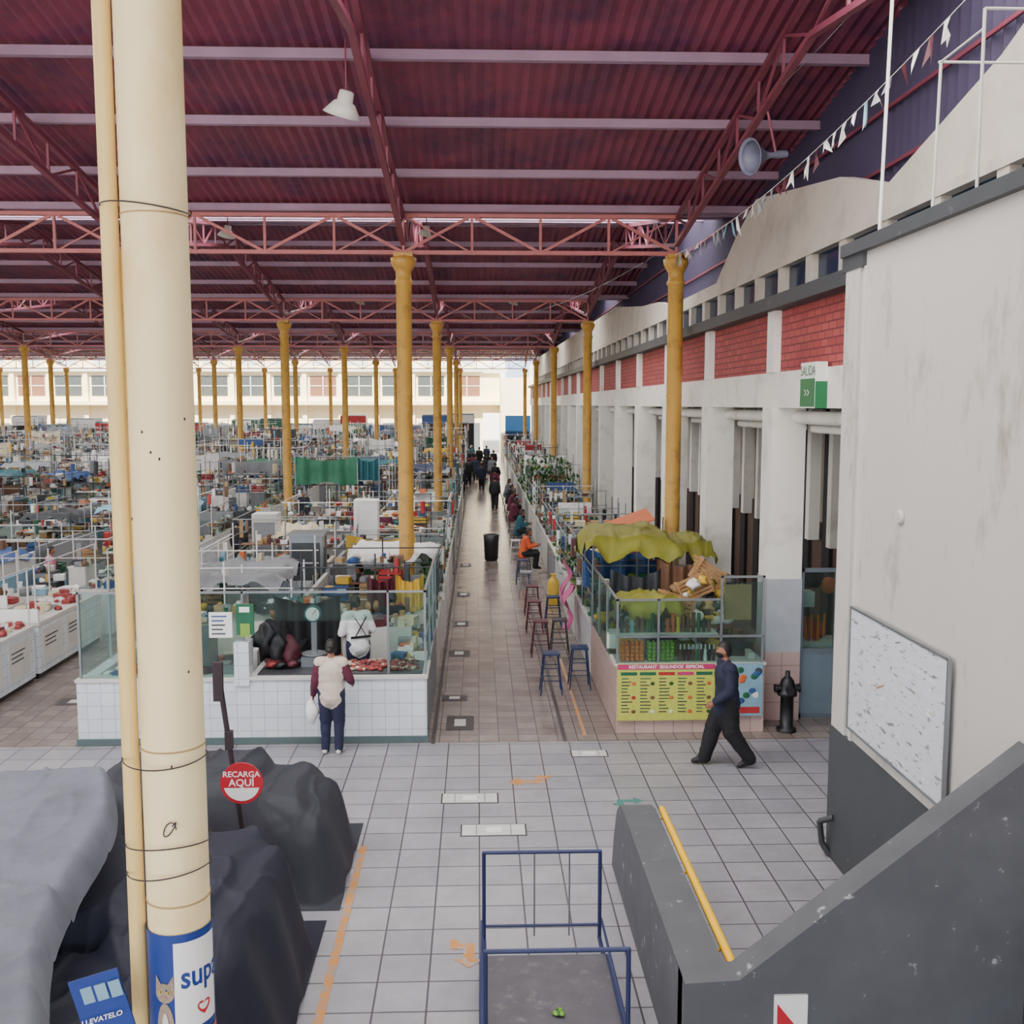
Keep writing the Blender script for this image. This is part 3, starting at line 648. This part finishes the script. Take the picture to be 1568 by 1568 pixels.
# ---------------- stalls
def goods(b,x0,x1,y0,y1,z,rr,n,pal=None,big=1):
    for _ in range(n):
        x=rr.uniform(x0,x1); y=rr.uniform(y0,y1); m=rr.choice(pal or PAL); t=rr.random(); g=big*.75
        if t<.5: s=rr.uniform(.05,.16)*g; b.obox((x,y,z+s*.6),(s*2*rr.uniform(.7,1.3),s*2*rr.uniform(.7,1.2),s*1.2),m,rz=rr.uniform(-.4,.4))
        elif t<.8: s=rr.uniform(.06,.15)*g; b.blob((x,y,z+s*.6),(s*rr.uniform(.8,1.5),s,s*.8),m,n=7,k=5,lump=.9,sd=rr.random()*9)
        else: s=rr.uniform(.03,.07)*g; b.tube((x,y,z),(x,y,z+s*4.2),s,m,n=7)
def drape(b,x0,x1,y0,y1,z,m,sd,sag=.25,drop=.35,n=20):
    def fn(u,v):
        e=min(u,1-u,v,1-v)
        zz=z-sag*math.sin(math.pi*u)*math.sin(math.pi*v)*.6-drop*max(0,1-e/.1)*(.5+.8*noise.noise(Vector((u*5+sd,v*5,0))))+.08*noise.noise(Vector((u*4+sd,v*4,sd)))+.07*ridged(Vector((u*3+sd,v*2.2-u,sd)))**5+.03*ridged(Vector((u*7+sd,v*6,sd)))**5
        return (x0+(x1-x0)*u,y0+(y1-y0)*v,zz)
    b.sheet(fn,n,n,m)
def curtain(b,xa,xb,y,z0,z1,m,sd):
    b.sheet(lambda u,v:(xa+(xb-xa)*u,y+.07*math.sin(u*22+sd)+.05*noise.noise(Vector((u*4,v*2,sd))),z0+(z1-z0)*v-.15*math.sin(math.pi*u)*(v)+.15*noise.noise(Vector((u*3,sd,0)))*(1-v)),24,4,m)
TARPC=[CC['teal'],CC['gry'],CC['grn'],CC['wht'],CC['crm'],CC['dblue'],CC['gry'],CC['lbl'],CC['dgr'],CC['wht'],CC['yel'],CC['blue']]
def crate(b,x,y,z,m,rr):
    w,d,h=.5,.34,.26
    for zz in(0,.09,.18):
        b.box(x-w/2,x+w/2,y-d/2,y-d/2+.015,z+zz,z+zz+.06,m); b.box(x-w/2,x+w/2,y+d/2-.015,y+d/2,z+zz,z+zz+.06,m)
        b.box(x-w/2,x-w/2+.015,y-d/2,y+d/2,z+zz,z+zz+.06,m); b.box(x+w/2-.015,x+w/2,y-d/2,y+d/2,z+zz,z+zz+.06,m)
    b.box(x-w/2+.02,x+w/2-.02,y-d/2+.02,y+d/2-.02,z,z+.14,CC['dgr']); goods(b,x-.2,x+.2,y-.12,y+.12,z+.14,rr,6,None,.8)
def stall(x0,x1,y0,y1,sd,hi=2.2,front=1,dens=1.0,green=False):
    rr=random.Random(sd); b=MB(); base=rr.choice([WTILE,OFFW,CC['gry'],WTILE,OFFW])
    fx0,fx1=(x1-.65,x1) if front>0 else (x0,x0+.65)
    b.box(fx0,fx1,y0+.03,y1-.03,0,.95,base); b.box(fx0-.02,fx1+.02,y0,y1,.95,1.0,OFFW)
    bx=x0+.05 if front>0 else x1-.13
    b.box(bx,bx+.08,y0,y1,0,rr.uniform(1.1,1.6),rr.choice([OFFW,CC['gry'],CC['crm'],CC['lbl'],OFFW]))
    b.box(x0+.1,x1-.1,y1-.08,y1-.02,0,rr.uniform(1.0,1.5),rr.choice([OFFW,CC['gry'],WTILE]))
    b.box(x0+.1,x1-.1,y0+.02,y0+.5,0,.85,rr.choice([OFFW,CC['gry'],CC['brn'],CC['dgr']]))
    b.box(x0+.1,x1-.1,y0+.5,y1-.1,0,.02,CC['dgr'])
    pm=rr.choice([GALV,OFFW,GALV,CC['wht'],CC['gry'],CC['dgr']])
    H=hi*rr.uniform(.85,1.08)
    for px in(x0+.05,(x0+x1)/2,x1-.04):
        for py in(y0+.05,(y0+y1)/2,y1-.05):
            if rr.random()<.2: continue
            b.tube((px,py,0),(px,py,H+rr.uniform(-.3,.35)),.017,pm,n=6,cap=False)
    fx=fx1-.02 if front>0 else fx0+.02
    b.tube((fx,y0,H),(fx,y1,H),.016,pm,n=6); b.tube((x0,y0+.05,H),(x1,y0+.05,H),.014,pm,n=6); b.tube((fx,y0,1.5),(fx,y1,1.5),.012,pm,n=6); b.tube((x0,y0+.05,1.7),(x1,y0+.05,1.7),.012,pm,n=6); b.tube((fx,y0,1.9),(fx,y1,1.9),.01,pm,n=6)
    if rr.random()<.8:
        gz=rr.choice([1.5,1.9])
        b.poly([(fx,y0+.1,1.02),(fx,y1-.1,1.02),(fx,y1-.1,gz),(fx,y0+.1,gz)],GLASS)
        b.poly([(fx0+.1,y0+.04,1.02),(fx1,y0+.04,1.02),(fx1,y0+.04,gz),(fx0+.1,y0+.04,gz)],GLASS)
        b.box(min(fx,fx-.3*front),max(fx,fx-.3*front),y0+.1,y1-.1,1.28,1.295,GALV); goods(b,min(fx,fx-.3*front),max(fx,fx-.3*front),y0+.15,y1-.15,1.3,rr,int(18*dens),None,.7)
    gp=[LEAF,LEAF,CC['lime'],CC['yel'],CC['red'],CC['wht'],CC['grn']] if green else ([MEAT,MEAT,MEAT,CC['wht'],CC['crm'],CC['mar'],CC['gry']] if rr.random()<.4 else None)
    goods(b,fx0+.1,fx1-.08,y0+.15,y1-.15,1.0,rr,int(38*dens),gp)
    goods(b,x0+.2,x1-.2,y0+.1,y0+.45,.86,rr,int(34*dens),gp,1.2)
    goods(b,x0+.2,x1-.2,y0+.5,y1-.3,.02,rr,int(14*dens),None,1.8)
    if rr.random()<.7:
        sy=y1-.45; sx0,sx1=x0+.3,x1-.75 if front>0 else x1-.2; top=hi-rr.uniform(.1,.6); z=.5
        if sx1-sx0>.5:
            while z<top:
                b.box(sx0,sx1,sy,sy+.32,z,z+.02,rr.choice([OFFW,CC['brn'],GALV])); goods(b,sx0+.08,sx1-.08,sy+.03,sy+.25,z+.02,rr,int(14*dens),gp if green else None,1.0); z+=.42
            for px in(sx0,sx1):b.box(px-.015,px+.015,sy,sy+.03,0,top,CC['dgr'])
    for _ in range(int(7*dens)):
        w,d,h=rr.uniform(.25,.65),rr.uniform(.3,.6),rr.uniform(.6,1.4)+(hi-2.2)*rr.uniform(0,.9); cx=rr.uniform(x0+.4,x1-.9 if front>0 else x1-.4) if x1-x0>1.6 else (x0+x1)/2; cy=rr.uniform(y0+.5,y1-.4)
        m=rr.choice([CC['wht'],CC['gry'],OFFW,CC['brn'],CC['teal'],GALV,CC['dgr'],CC['lbl'],CC['wht'],CC['wht'],CC['tan']])
        rz=rr.uniform(-.1,.1)
        b.obox((cx,cy,h/2),(w,d,h),m,rz=rz); b.obox((cx,cy,h+.015),(w*1.06,d*1.06,.03),CC['dgr'] if rr.random()<.4 else OFFW,rz=rz); b.obox((cx,cy-d/2,h*.55),(w*.85,.015,.02),CC['dgr'],rz=rz)
        if rr.random()<.35: crate(b,cx,cy,h+.03,rr.choice([CC['blue'],CC['red'],WOOD,CC['grn'],CC['yel']]),rr)
        else: goods(b,cx-w/2,cx+w/2,cy-d/2,cy+d/2,h+.03,rr,rr.randint(4,9),None,1.0)
    for _ in range(int(5*dens)):
        py=rr.uniform(y0+.2,y1-.2); px=rr.choice([fx,rr.uniform(x0+.2,x1-.2)]); m=rr.choice(PAL); s=rr.uniform(.06,.12)
        b.obox((px,py,H-.1-s*2.2),(.04+s*.5,s*1.6,s*rr.uniform(2.5,5)),m,rz=rr.uniform(-.3,.3),rx=rr.uniform(-.1,.1))
    q=rr.random()
    if q<.3: drape(b,x0+rr.uniform(0,.8),x1-rr.uniform(0,.9),y0+.2,y1-rr.uniform(0,.8),H*rr.uniform(.75,.95),rr.choice(TARPC),sd*.37)
    elif q<.5: curtain(b,x0+.1,x0+(x1-x0)*rr.uniform(.5,1),y0+rr.choice([.07,2.5]),H-rr.uniform(.5,1.0),H,rr.choice(TARPC),sd)
    elif q<.6: b.obox(((x0+x1)/2,y1-.1,H-.25),((x1-x0)*.5,.03,.35),rr.choice([CC['wht'],CC['red'],CC['crm'],CC['blue']]))
    return b.obj('market_stall')
ISL=[(-5.9,-.78),(-13.5,-8.1),(-20.8,-15.6),(-28.2,-23),(-35.6,-30.4),(-43.2,-38),(-51,-46)]
sd=100
for k,(xa,xb) in enumerate(ISL):
    y=15+3.6 if k==0 else 17.5; xm=(xa+xb)/2
    if k==1: y=16.5
    while y<84:
        L=3.0
        cross=any(abs(y+L/2-c)<1.6 for c in (37.5,60))
        if not cross:
            dn=1.0 if y<42 else .6
            hh=2.15 if y<24 else min(3.5,2.15+.035*(y-24))
            if k<5 or y>30:
                stall(xa,xm-.05,y,y+L-.1,sd,hi=hh,front=-1,dens=dn)
                if not(k==1 and y<22): stall(xm+.05,xb,y,y+L-.1,sd+1,hi=hh,front=1,dens=dn)
        sd+=2; y+=L
y=18.9
while y<84:
    stall(2.1,4.3,y,y+2.9,sd,hi=2.1 if y<40 else 2.6,front=-1,dens=1.3,green=(38<y<52 or y<23)); sd+=1; y+=3.0
b=MB(); b.box(-4.05,-3.35,21.9,22.6,1.0,2.25,GALV); b.box(-4.0,-3.4,21.88,21.9,1.1,2.1,CC['dgr']); b.box(-4.1,-3.3,21.85,22.65,2.25,2.29,GALV); b.box(-4.1,-3.3,21.9,22.6,0,1.0,OFFW); b.obj('metal_oven')
b=MB(); b.box(-3.4,-2.75,27.9,28.5,0,2.45,WHITE); b.box(-3.38,-2.77,27.88,27.9,1.1,1.12,CC['dgr']); b.box(-3.33,-3.3,27.86,27.88,1.2,1.7,GALV); b.obj('white_refrigerator')
b=MB(); b.box(-5.5,-4.9,24.9,25.5,0,2.4,OFFW); b.box(-5.45,-4.95,24.88,24.9,1.0,2.2,CC['gry']); b.obj('display_refrigerator')
# hero left stall
b=MB()
b.box(-5.95,-.78,15.0,15.22,0,.98,WTILE); b.box(-5.97,-.76,14.97,15.24,0,.1,mat('kerb_teal',(82,100,102),.6)); b.box(-5.97,-3.6,14.98,15.3,.96,1.0,OFFW)
b.box(-.98,-.78,15.22,18.6,0,.98,CC['gry']); b.box(-5.95,-5.75,15.22,18.6,0,.98,WTILE)
b.box(-3.62,-3.4,14.96,15.26,.9,1.55,WTILE)
b.box(-3.4,-.76,14.97,15.9,.98,1.03,OFFW); b.box(-3.3,-.85,15.05,15.8,1.03,1.05,CC['dgr'])
b.box(-5.8,-3.8,15.22,15.9,.9,.95,CC['gry']); b.box(-5.7,-1,18.45,18.55,0,1.3,OFFW); b.box(-3.56,-3.48,15.9,18.5,0,1.2,OFFW)
b.box(-5.75,-.98,15.9,18.45,.0,.28,CC['dgr'])
T=2.3
for x in(-5.9,-4.7,-3.5,-1.35,-.8): b.box(x-.016,x+.016,15.05,15.09,1.0,T,GALV)
for y in(16.3,17.5,18.5): b.box(-.82,-.78,y,y+.04,1.0,T,GALV); b.box(-5.92,-5.88,y,y+.04,1.0,T,GALV)
b.box(-5.92,-.78,15.05,15.09,T-.03,T,GALV); b.box(-.82,-.78,15.05,18.5,T-.03,T,GALV); b.box(-.82,-.78,15.05,18.5,1.6,1.62,GALV)
b.box(-5.9,-3.52,15.065,15.075,1.0,T-.03,GLASS); b.box(-1.33,-.82,15.065,15.075,1.03,T-.03,GLASS); b.box(-3.4,-1.4,15.065,15.075,1.85,T-.03,GLASS)
b.box(-.805,-.795,15.1,18.5,1.03,T-.03,GLASS)
b.obj('butcher_stall')
b=MB(); rr=random.Random(5)
for _ in range(130):
    b.blob((rr.uniform(-2.0,-.95),rr.uniform(15.2,15.75),1.07),(rr.uniform(.03,.08),rr.uniform(.03,.06),.025),rr.choice([MEAT,MEAT,MEAT,CC['crm'],CC['mar']]),lump=.9,sd=rr.random()*9)
for _ in range(14): b.blob((rr.uniform(-3.2,-2.6),rr.uniform(15.3,15.75),1.12),(.1,.08,.05),rr.choice([CC['mar'],BLK,MEAT]),lump=.8)
for x,z in((-3.3,1.4),(-3.12,1.25),(-2.9,1.2)): b.blob((x,15.6,z),(.15,.1,.22),BLK if x<-3 else CC['mar'],n=12,k=9,lump=1.0,sd=x)
b.obj('meat_display')
b=MB(); b.box(-2.72,-2.36,15.45,15.8,1.05,1.2,GALV); b.box(-2.58,-2.5,15.6,15.66,1.2,1.75,GALV); b.lathe((-2.54,15.58,1.86),[(.13,0),(.13,.06)],CC['teal'],n=24,axis=(0,-1,0)); b.lathe((-2.54,15.515,1.86),[(.105,0),(.105,.005)],WHITE,n=24,axis=(0,-1,0)); b.beam((-2.54,15.505,1.86),(-2.48,15.505,1.93),.01,.01,RED); b.lathe((-2.54,15.62,1.2),[(.17,0),(.2,.03),(.19,.03)],GALV,n=20); b.obj('dial_scale')
b=MB(); b.box(-3.98,-3.64,15.0,15.02,1.62,2.0,WHITE)
for i in range(5): b.box(-3.94,-3.7-R.random()*.08,14.995,15.0,1.93-i*.065,1.95-i*.065,CC['blue'] if i<2 else CC['dgr'])
b.obj('paper_notice')
b=MB(); b.box(-3.58,-3.32,15.0,15.03,1.66,2.12,CC['grn']); b.box(-3.52,-3.38,14.99,15.0,1.63,1.83,CC['lime']); b.box(-3.53,-3.38,14.99,15.0,2.0,2.08,WHITE); b.obj('green_notice')
b=MB(); rr=random.Random(9)
goods(b,-5.6,-3.8,15.3,15.85,.95,rr,60,[MEAT,CC['wht'],CC['dgr'],CC['mar'],CC['blue'],CC['gry']],1.0); goods(b,-5.5,-1.2,17.6,18.3,.3,rr,80,None,2.2); goods(b,-5.4,-1.2,18.4,18.5,1.3,rr,50,None,1.2)
b.obox((-4.9,17.4,.8),(.7,.6,1.1),GALV); b.obox((-3.0,17.7,.9),(.8,.6,1.3),CC['blk']); b.obox((-1.5,17.6,.75),(.7,.6,1.0),OFFW); goods(b,-1.8,-1.2,17.4,17.9,1.25,rr,20); goods(b,-3.4,-2.7,17.5,18,1.55,rr,20); goods(b,-5.2,-4.6,17.2,17.6,1.36,rr,16)
goods(b,-1.3,-.9,15.9,18.3,1.0,rr,50); b.obox((-3.1,16.6,.7),(.5,.7,.9),CC['blk']); curtain(b,-3.4,-2.3,16.9,.9,1.9,CC['blk'],3)
curtain(b,-2.0,-1.5,18.4,1.3,2.0,CC['mar'],8); curtain(b,-1.5,-1.0,18.4,1.4,2.0,CC['yel'],5)
b.obj('stall_goods')
def butcher(x0,x1,y0,y1):
    b=MB(); b.box(x0,x1,y0,y1,.1,1.0,WTILE); b.box(x0+.02,x1-.04,y0+.02,y1-.02,0,.1,BLK); b.box(x0-.03,x1+.03,y0-.03,y1+.03,1.0,1.06,OFFW); b.box(x0,x1,y0,y0+.06,1.06,1.3,WHITE)
    n=int((y1-y0)/1.1)
    for i in range(n):
        y=y0+.15+i*1.1; b.box(x1,x1+.012,y,y+.85,.25,.9,OFFW)
        for j in range(3): b.box(x1+.012,x1+.015,y+.1,y+.5+.2*R.random(),.72-j*.08,.745-j*.08,CC['dgr'])
    goods(b,x0+.1,x1-.1,y0+.2,y1-.1,1.06,random.Random(int(y0*7)),50,[MEAT,MEAT,CC['wht'],CC['crm'],CC['mar'],CC['gry']],.8)
    for y in(y0+.05,y1-.05): b.tube((x1-.05,y,1.06),(x1-.05,y,2.1),.016,OFFW,n=6)
    b.tube((x1-.05,y0,2.1),(x1-.05,y1,2.1),.014,OFFW,n=6)
    b.obj('butcher_counter')
butcher(-9.0,-8.1,16.3,18.6); butcher(-9.0,-8.1,18.8,21.9); butcher(-10.8,-9.3,17.6,18.3);butcher(-10.8,-9.3,20.2,20.9); butcher(-9.6,-8.1,14.3,15.6)
# hero right stall
b=MB()
b.box(2.1,4.4,15.3,15.5,0,1.08,PTILE); b.box(2.1,2.3,15.5,18.8,0,1.0,PTILE); b.box(2.08,4.42,15.28,15.9,1.06,1.1,OFFW); b.box(4.2,4.3,15.5,18.8,0,1.2,OFFW); b.box(2.2,4.3,18.6,18.7,0,1.3,OFFW)
T=2.45
for x in(2.12,2.75,3.72,4.36): b.box(x-.016,x+.016,15.3,15.34,1.08,T if x>3.5 else 2.1,GALV)
for y in(16.5,17.6,18.7): b.box(2.1,2.14,y,y+.04,1.0,2.1,GALV)
b.box(2.1,4.38,15.3,15.34,1.5,1.53,GALV); b.box(2.1,3.72,15.3,15.34,2.07,2.1,GALV); b.box(3.7,4.38,15.3,15.34,T-.03,T,GALV); b.box(2.1,2.14,15.3,18.7,2.07,2.1,GALV)
b.box(2.14,3.7,15.315,15.325,1.1,2.08,GLASS); b.box(2.115,2.125,15.34,18.7,1.0,2.08,GLASS); b.box(3.74,4.34,15.33,15.335,1.1,T-.1,GLASS); b.box(3.78,4.2,15.4,15.42,1.75,2.3,CC['tan'])
b.box(2.15,3.7,15.4,15.85,1.5,1.53,OFFW)
b.obj('juice_stall')
b=MB(); rr=random.Random(3)
for i in range(5):
    for j in range(2):
        for k2 in range(5): b.blob((2.22+i*.075,15.42+j*.09,1.14+k2*.062),.038,ORNG,n=8,k=6)
for i in range(6):
    for j in range(2):
        for k2 in range(5): b.blob((2.64+i*.07,15.42+j*.09,1.14+k2*.06),.036,LIME,n=8,k=6)
for i in range(9):
    x=3.12+i*.065; m=rr.choice([CC['org'],CC['brn'],CC['grn'],CC['wht'],CC['mar'],BLK]); b.tube((x,15.45,1.1),(x,15.45,1.28),.025,m,n=8); b.tube((x,15.45,1.28),(x,15.45,1.36),.012,WHITE,n=6)
for i in range(18):
    x=2.22+i*.08; m=rr.choice([CC['org'],CC['dgr'],CC['grn'],CC['lbl'],CC['yel'],BLK,CC['brn'],CC['brn']]); b.tube((x,15.55,1.53),(x,15.55,1.7+rr.random()*.15),.03,m,n=8)
b.obj('fruit_and_jars')
b=MB(); rr=random.Random(13); goods(b,2.3,4.2,15.8,18.5,1.1,rr,150,[OLIVE,CC['yel'],CC['wht'],CC['blk'],CC['brn'],CC['wht'],CC['grn'],CC['dgr'],CC['tan'],CC['blk']],1.6)
b.box(2.4,4.2,16,18.5,.9,1.1,CC['dgr']); goods(b,2.3,4.2,16.2,18.4,1.5,rr,160,[CC['dgr'],CC['wht'],CC['blk'],CC['brn'],CC['yel'],CC['wht'],CC['tan'],CC['gry'],CC['mar'],CC['grn']],1.2); b.box(2.35,4.15,16.2,18.4,1.44,1.5,CC['brn'])
curtain(b,2.3,3.2,17.6,1.5,2.2,CC['dgr'],4); curtain(b,3.2,4.1,18.1,1.5,2.3,CC['brn'],6)
b.obj('stall_goods')
b=MB(); drape(b,1.95,3.7,18.3,20.6,2.6,OLIVE,4.2,sag=-.2,drop=.6,n=36)
for p in((2.1,18.5),(3.6,18.5),(2.1,20.4)): b.tube((p[0],p[1],1.0),(p[0],p[1],2.5),.015,GALV)
b.obj('olive_tarp_canopy')
b=MB(); drape(b,2.2,3.25,15.55,16.6,1.96,OLIVE,1.2,sag=-.12,drop=.45,n=30); b.obj('olive_tarp_cover')
b=MB(); drape(b,3.7,4.5,18.9,20.6,2.4,OLIVE,9.2,sag=-.2,drop=.45,n=30); b.obj('olive_tarp_cover')
b=MB()
for i,(x,y,z,rz) in enumerate([(3.15,15.9,1.85,.3),(3.5,16.2,2.1,-.45),(3.8,16.5,2.25,.55)]):
    for j in range(6): b.obox((x+.0,y+.02*j,z+j*.065-.15),(.62,.015,.045),WOOD,rz=rz*.2,ry=rz)
    for j in(-1,1): b.obox((x+j*.25*math.cos(rz),y+.1,z-j*.25*math.sin(rz)),(.04,.2,.38),WOOD,ry=rz)
b.obj('wooden_crates')
b=MB(); rr=random.Random(15)
for i in range(26): b.blob((3.2+rr.random()*1.05,15.9+rr.random()*.7,1.7+rr.random()*.6),(.09,.08,.08),rr.choice([CC['yel'],OLIVE,CC['wht'],CC['tan'],CC['dgr'],OLIVE]),n=10,k=7,lump=1.2,sd=i)
b.obj('yellow_bags')
b=MB(); b.obox((3.3,22.2,2.5),(1.0,1.2,.02),CC['org'],ry=-.35,rx=.1)
for p in((3.0,21.8),(3.7,22.6)): b.tube((p[0],p[1],1),(p[0],p[1],2.5),.015,GALV)
b.obj('orange_awning')
b=MB(); b.box(2.12,3.62,15.24,15.28,.22,1.1,MENUY); b.box(2.12,3.62,15.235,15.24,1.02,1.1,MAG)
rr=random.Random(4)
for cidx in range(5):
    x=2.17+cidx*.29
    b.box(x,x+.25,15.235,15.24,.93,.98,rr.choice([CC['grn'],MAG,CC['red']]))
    for j in range(11):
        b.box(x+.01,x+.1+rr.random()*.08,15.236,15.24,.87-j*.052,.885-j*.052,CC['dgr'] if j%3 else CC['grn'])
    for j in range(3): b.blob((x+.2,15.238,.8-j*.22),(.035,.004,.03),rr.choice([CC['red'],CC['org'],CC['brn'],CC['wht'],LEAF]),n=10)
b.text('RESTAURANT  SEGUNDOS  ESPECIAL',.07,WHITE,lambda u,v:(2.87+u,15.233,1.06+v),True); b.obj('menu_banner')
b=MB(); b.box(3.66,4.36,15.24,15.28,.28,1.1,CC['lbl']); b.box(3.7,4.32,15.235,15.24,.32,.42,CC['red'])
for i in range(14): b.blob((3.75+R.random()*.55,15.238,.5+R.random()*.5),(.06,.004,.05),R.choice([CC['wht'],CC['red'],CC['blue'],CC['org'],CC['dgr'],CC['grn']]),n=9)
b.obj('food_poster')
b=MB(); HY=15.35; b.lathe((4.78,HY,0),[(.15,0),(.15,.05),(.1,.06),(.1,.55),(.15,.57),(.15,.62),(.12,.64),(.12,.72),(.1,.8),(.05,.86),(.035,.87),(.035,.95),(.0,.95)],BLK,n=18)
b.tube((4.6,HY,.68),(4.96,HY,.68),.055,BLK,n=12); b.tube((4.58,HY,.68),(4.61,HY,.68),.07,BLK,n=6);b.tube((4.95,HY,.68),(4.98,HY,.68),.07,BLK,n=6); b.tube((4.78,HY-.2,.68),(4.78,HY,.68),.06,BLK,n=10)
b.obj('fire_hydrant')
def stool(x,y,h,m):
    b=MB(); s=.15; b.box(x-s,x+s,y-s,y+s,h-.03,h,m)
    for i in(-1,1):
        for j in(-1,1): b.tube((x+i*s*.8,y+j*s*.8,h-.02),(x+i*s*1.25,y+j*s*1.25,0),.014,m,n=6)
    for zz in(h*.35,h*.65):
        k=s*(1.25-.45*zz/h)
        for a,c in(((-k,-k),(k,-k)),((k,-k),(k,k)),((k,k),(-k,k)),((-k,k),(-k,-k))): b.tube((x+a[0],y+a[1],zz),(x+c[0],y+c[1],zz),.009,m,n=5)
    b.obj('bar_stool')
for (x,y,h,m) in [(1.27,17.6,.72,CC['dblue']),(1.8,17.9,.75,CC['dblue']),(1.25,20.3,.72,CC['mar']),(1.65,20.5,.7,CC['dgr']),(1.25,22.5,.7,CC['mar']),(1.3,24.4,.7,CC['mar']),(1.7,23,.7,CC['dblue']),(1.25,28.6,.7,CC['dblue']),(1.2,32.8,.7,OFFW),(1.6,33.6,.7,CC['dgr']),(1.25,26.5,.7,CC['gry'])]+[(1.4,y,.55,CC['dgr']) for y in(30.5,36,40.5,44.5,47.5,51)]: stool(x,y,h,m)
b=MB(); b.lathe((1.9,25.6,0),[(.14,0),(.15,.04),(.15,.55),(.11,.66),(.06,.68),(.06,.76),(.09,.78)],CC['yel'],n=16); b.obj('gas_cylinder')
b=MB()
for (yy,zz,h,sdd) in((21.6,1.75,1.2,1),(20.9,1.35,1.0,5)):
    b.sheet(lambda u,v:(1.86+.09*math.sin(v*9+sdd)+.08*noise.noise(Vector((u*4,v*3,sdd))),yy+(u-.5)*(.75-.35*v)+.05*math.sin(v*6),zz-h*(1-v)),14,14,CC['pnk'])
b.obj('pink_bag')
def leaves(name,xa,xb,ya,yb,za,zb,n,l,sdd):
    b=MB(); rr=random.Random(sdd)
    for i in range(n):
        p=Vector((rr.uniform(xa,xb),rr.uniform(ya,yb),rr.uniform(za,zb))); d=Vector((rr.uniform(-1,1),rr.uniform(-1,1),rr.uniform(.1,1))).normalized()*l; s_=d.cross(Vector((0,0,1))).normalized()*l*.22
        b.add([p,p+d*.5+s_,p+d,p+d*.5-s_],[(0,1,2,3)],LEAF)
    b.obj(name)
leaves('potted_plants',2.0,4.0,40.2,50,1.1,2.5,900,.28,8)
leaves('leafy_vegetables',2.0,2.4,22,27,1.1,1.6,200,.2,9)
leaves('leafy_vegetables',-1.2,-.9,19,24,1.1,1.6,220,.2,18)
b=MB(); curtain(b,-5.9,-3.9,33.2,2.5,3.4,CC['grn'],2); curtain(b,-3.9,-3.2,33.3,2.6,3.35,CC['teal'],7)
for x in(-5.9,-4.5,-3.2): b.tube((x,33.25,0),(x,33.25,3.4),.02,GALV)
b.tube((-5.9,33.25,3.38),(-3.2,33.25,3.38),.015,GALV); b.obj('green_tarp_screen')
b=MB()
for (a,c,sg) in [((4.3,6,10.1),(4.2,16,9.5),.3),((4.1,22,8.4),(-1.4,39.5,8.6),.8)]:
    a=Vector(a);c=Vector(c); b.path([a.lerp(c,i/12)-Vector((0,0,sg*4*(i/12)*(1-i/12))) for i in range(13)],.005,CC['gry'],n=4)
b.obj('overhead_cables')

# ---------------- light
w=bpy.data.worlds.new('world'); scene.world=w; w.use_nodes=True; nt=w.node_tree; bg=nt.nodes['Background']
bg.inputs[0].default_value=(.72,.82,1,1); bg.inputs[1].default_value=3.4
sun=bpy.data.lights.new('sun','SUN'); sun.energy=26; sun.angle=.02; sun.color=(1,.92,.78)
so=bpy.data.objects.new('sun',sun); scene.collection.objects.link(so)
d=Vector((.25,.75,-.85)); so.rotation_euler=d.to_track_quat('-Z','Y').to_euler()
cam=bpy.data.cameras.new('cam'); cam.lens=36; cam.sensor_width=36; cam.clip_end=600
co=bpy.data.objects.new('camera',cam); co.location=(0,0,5.05); co.rotation_euler=(math.radians(90-5.994),0,math.radians(-1.9)); scene.collection.objects.link(co); scene.camera=co
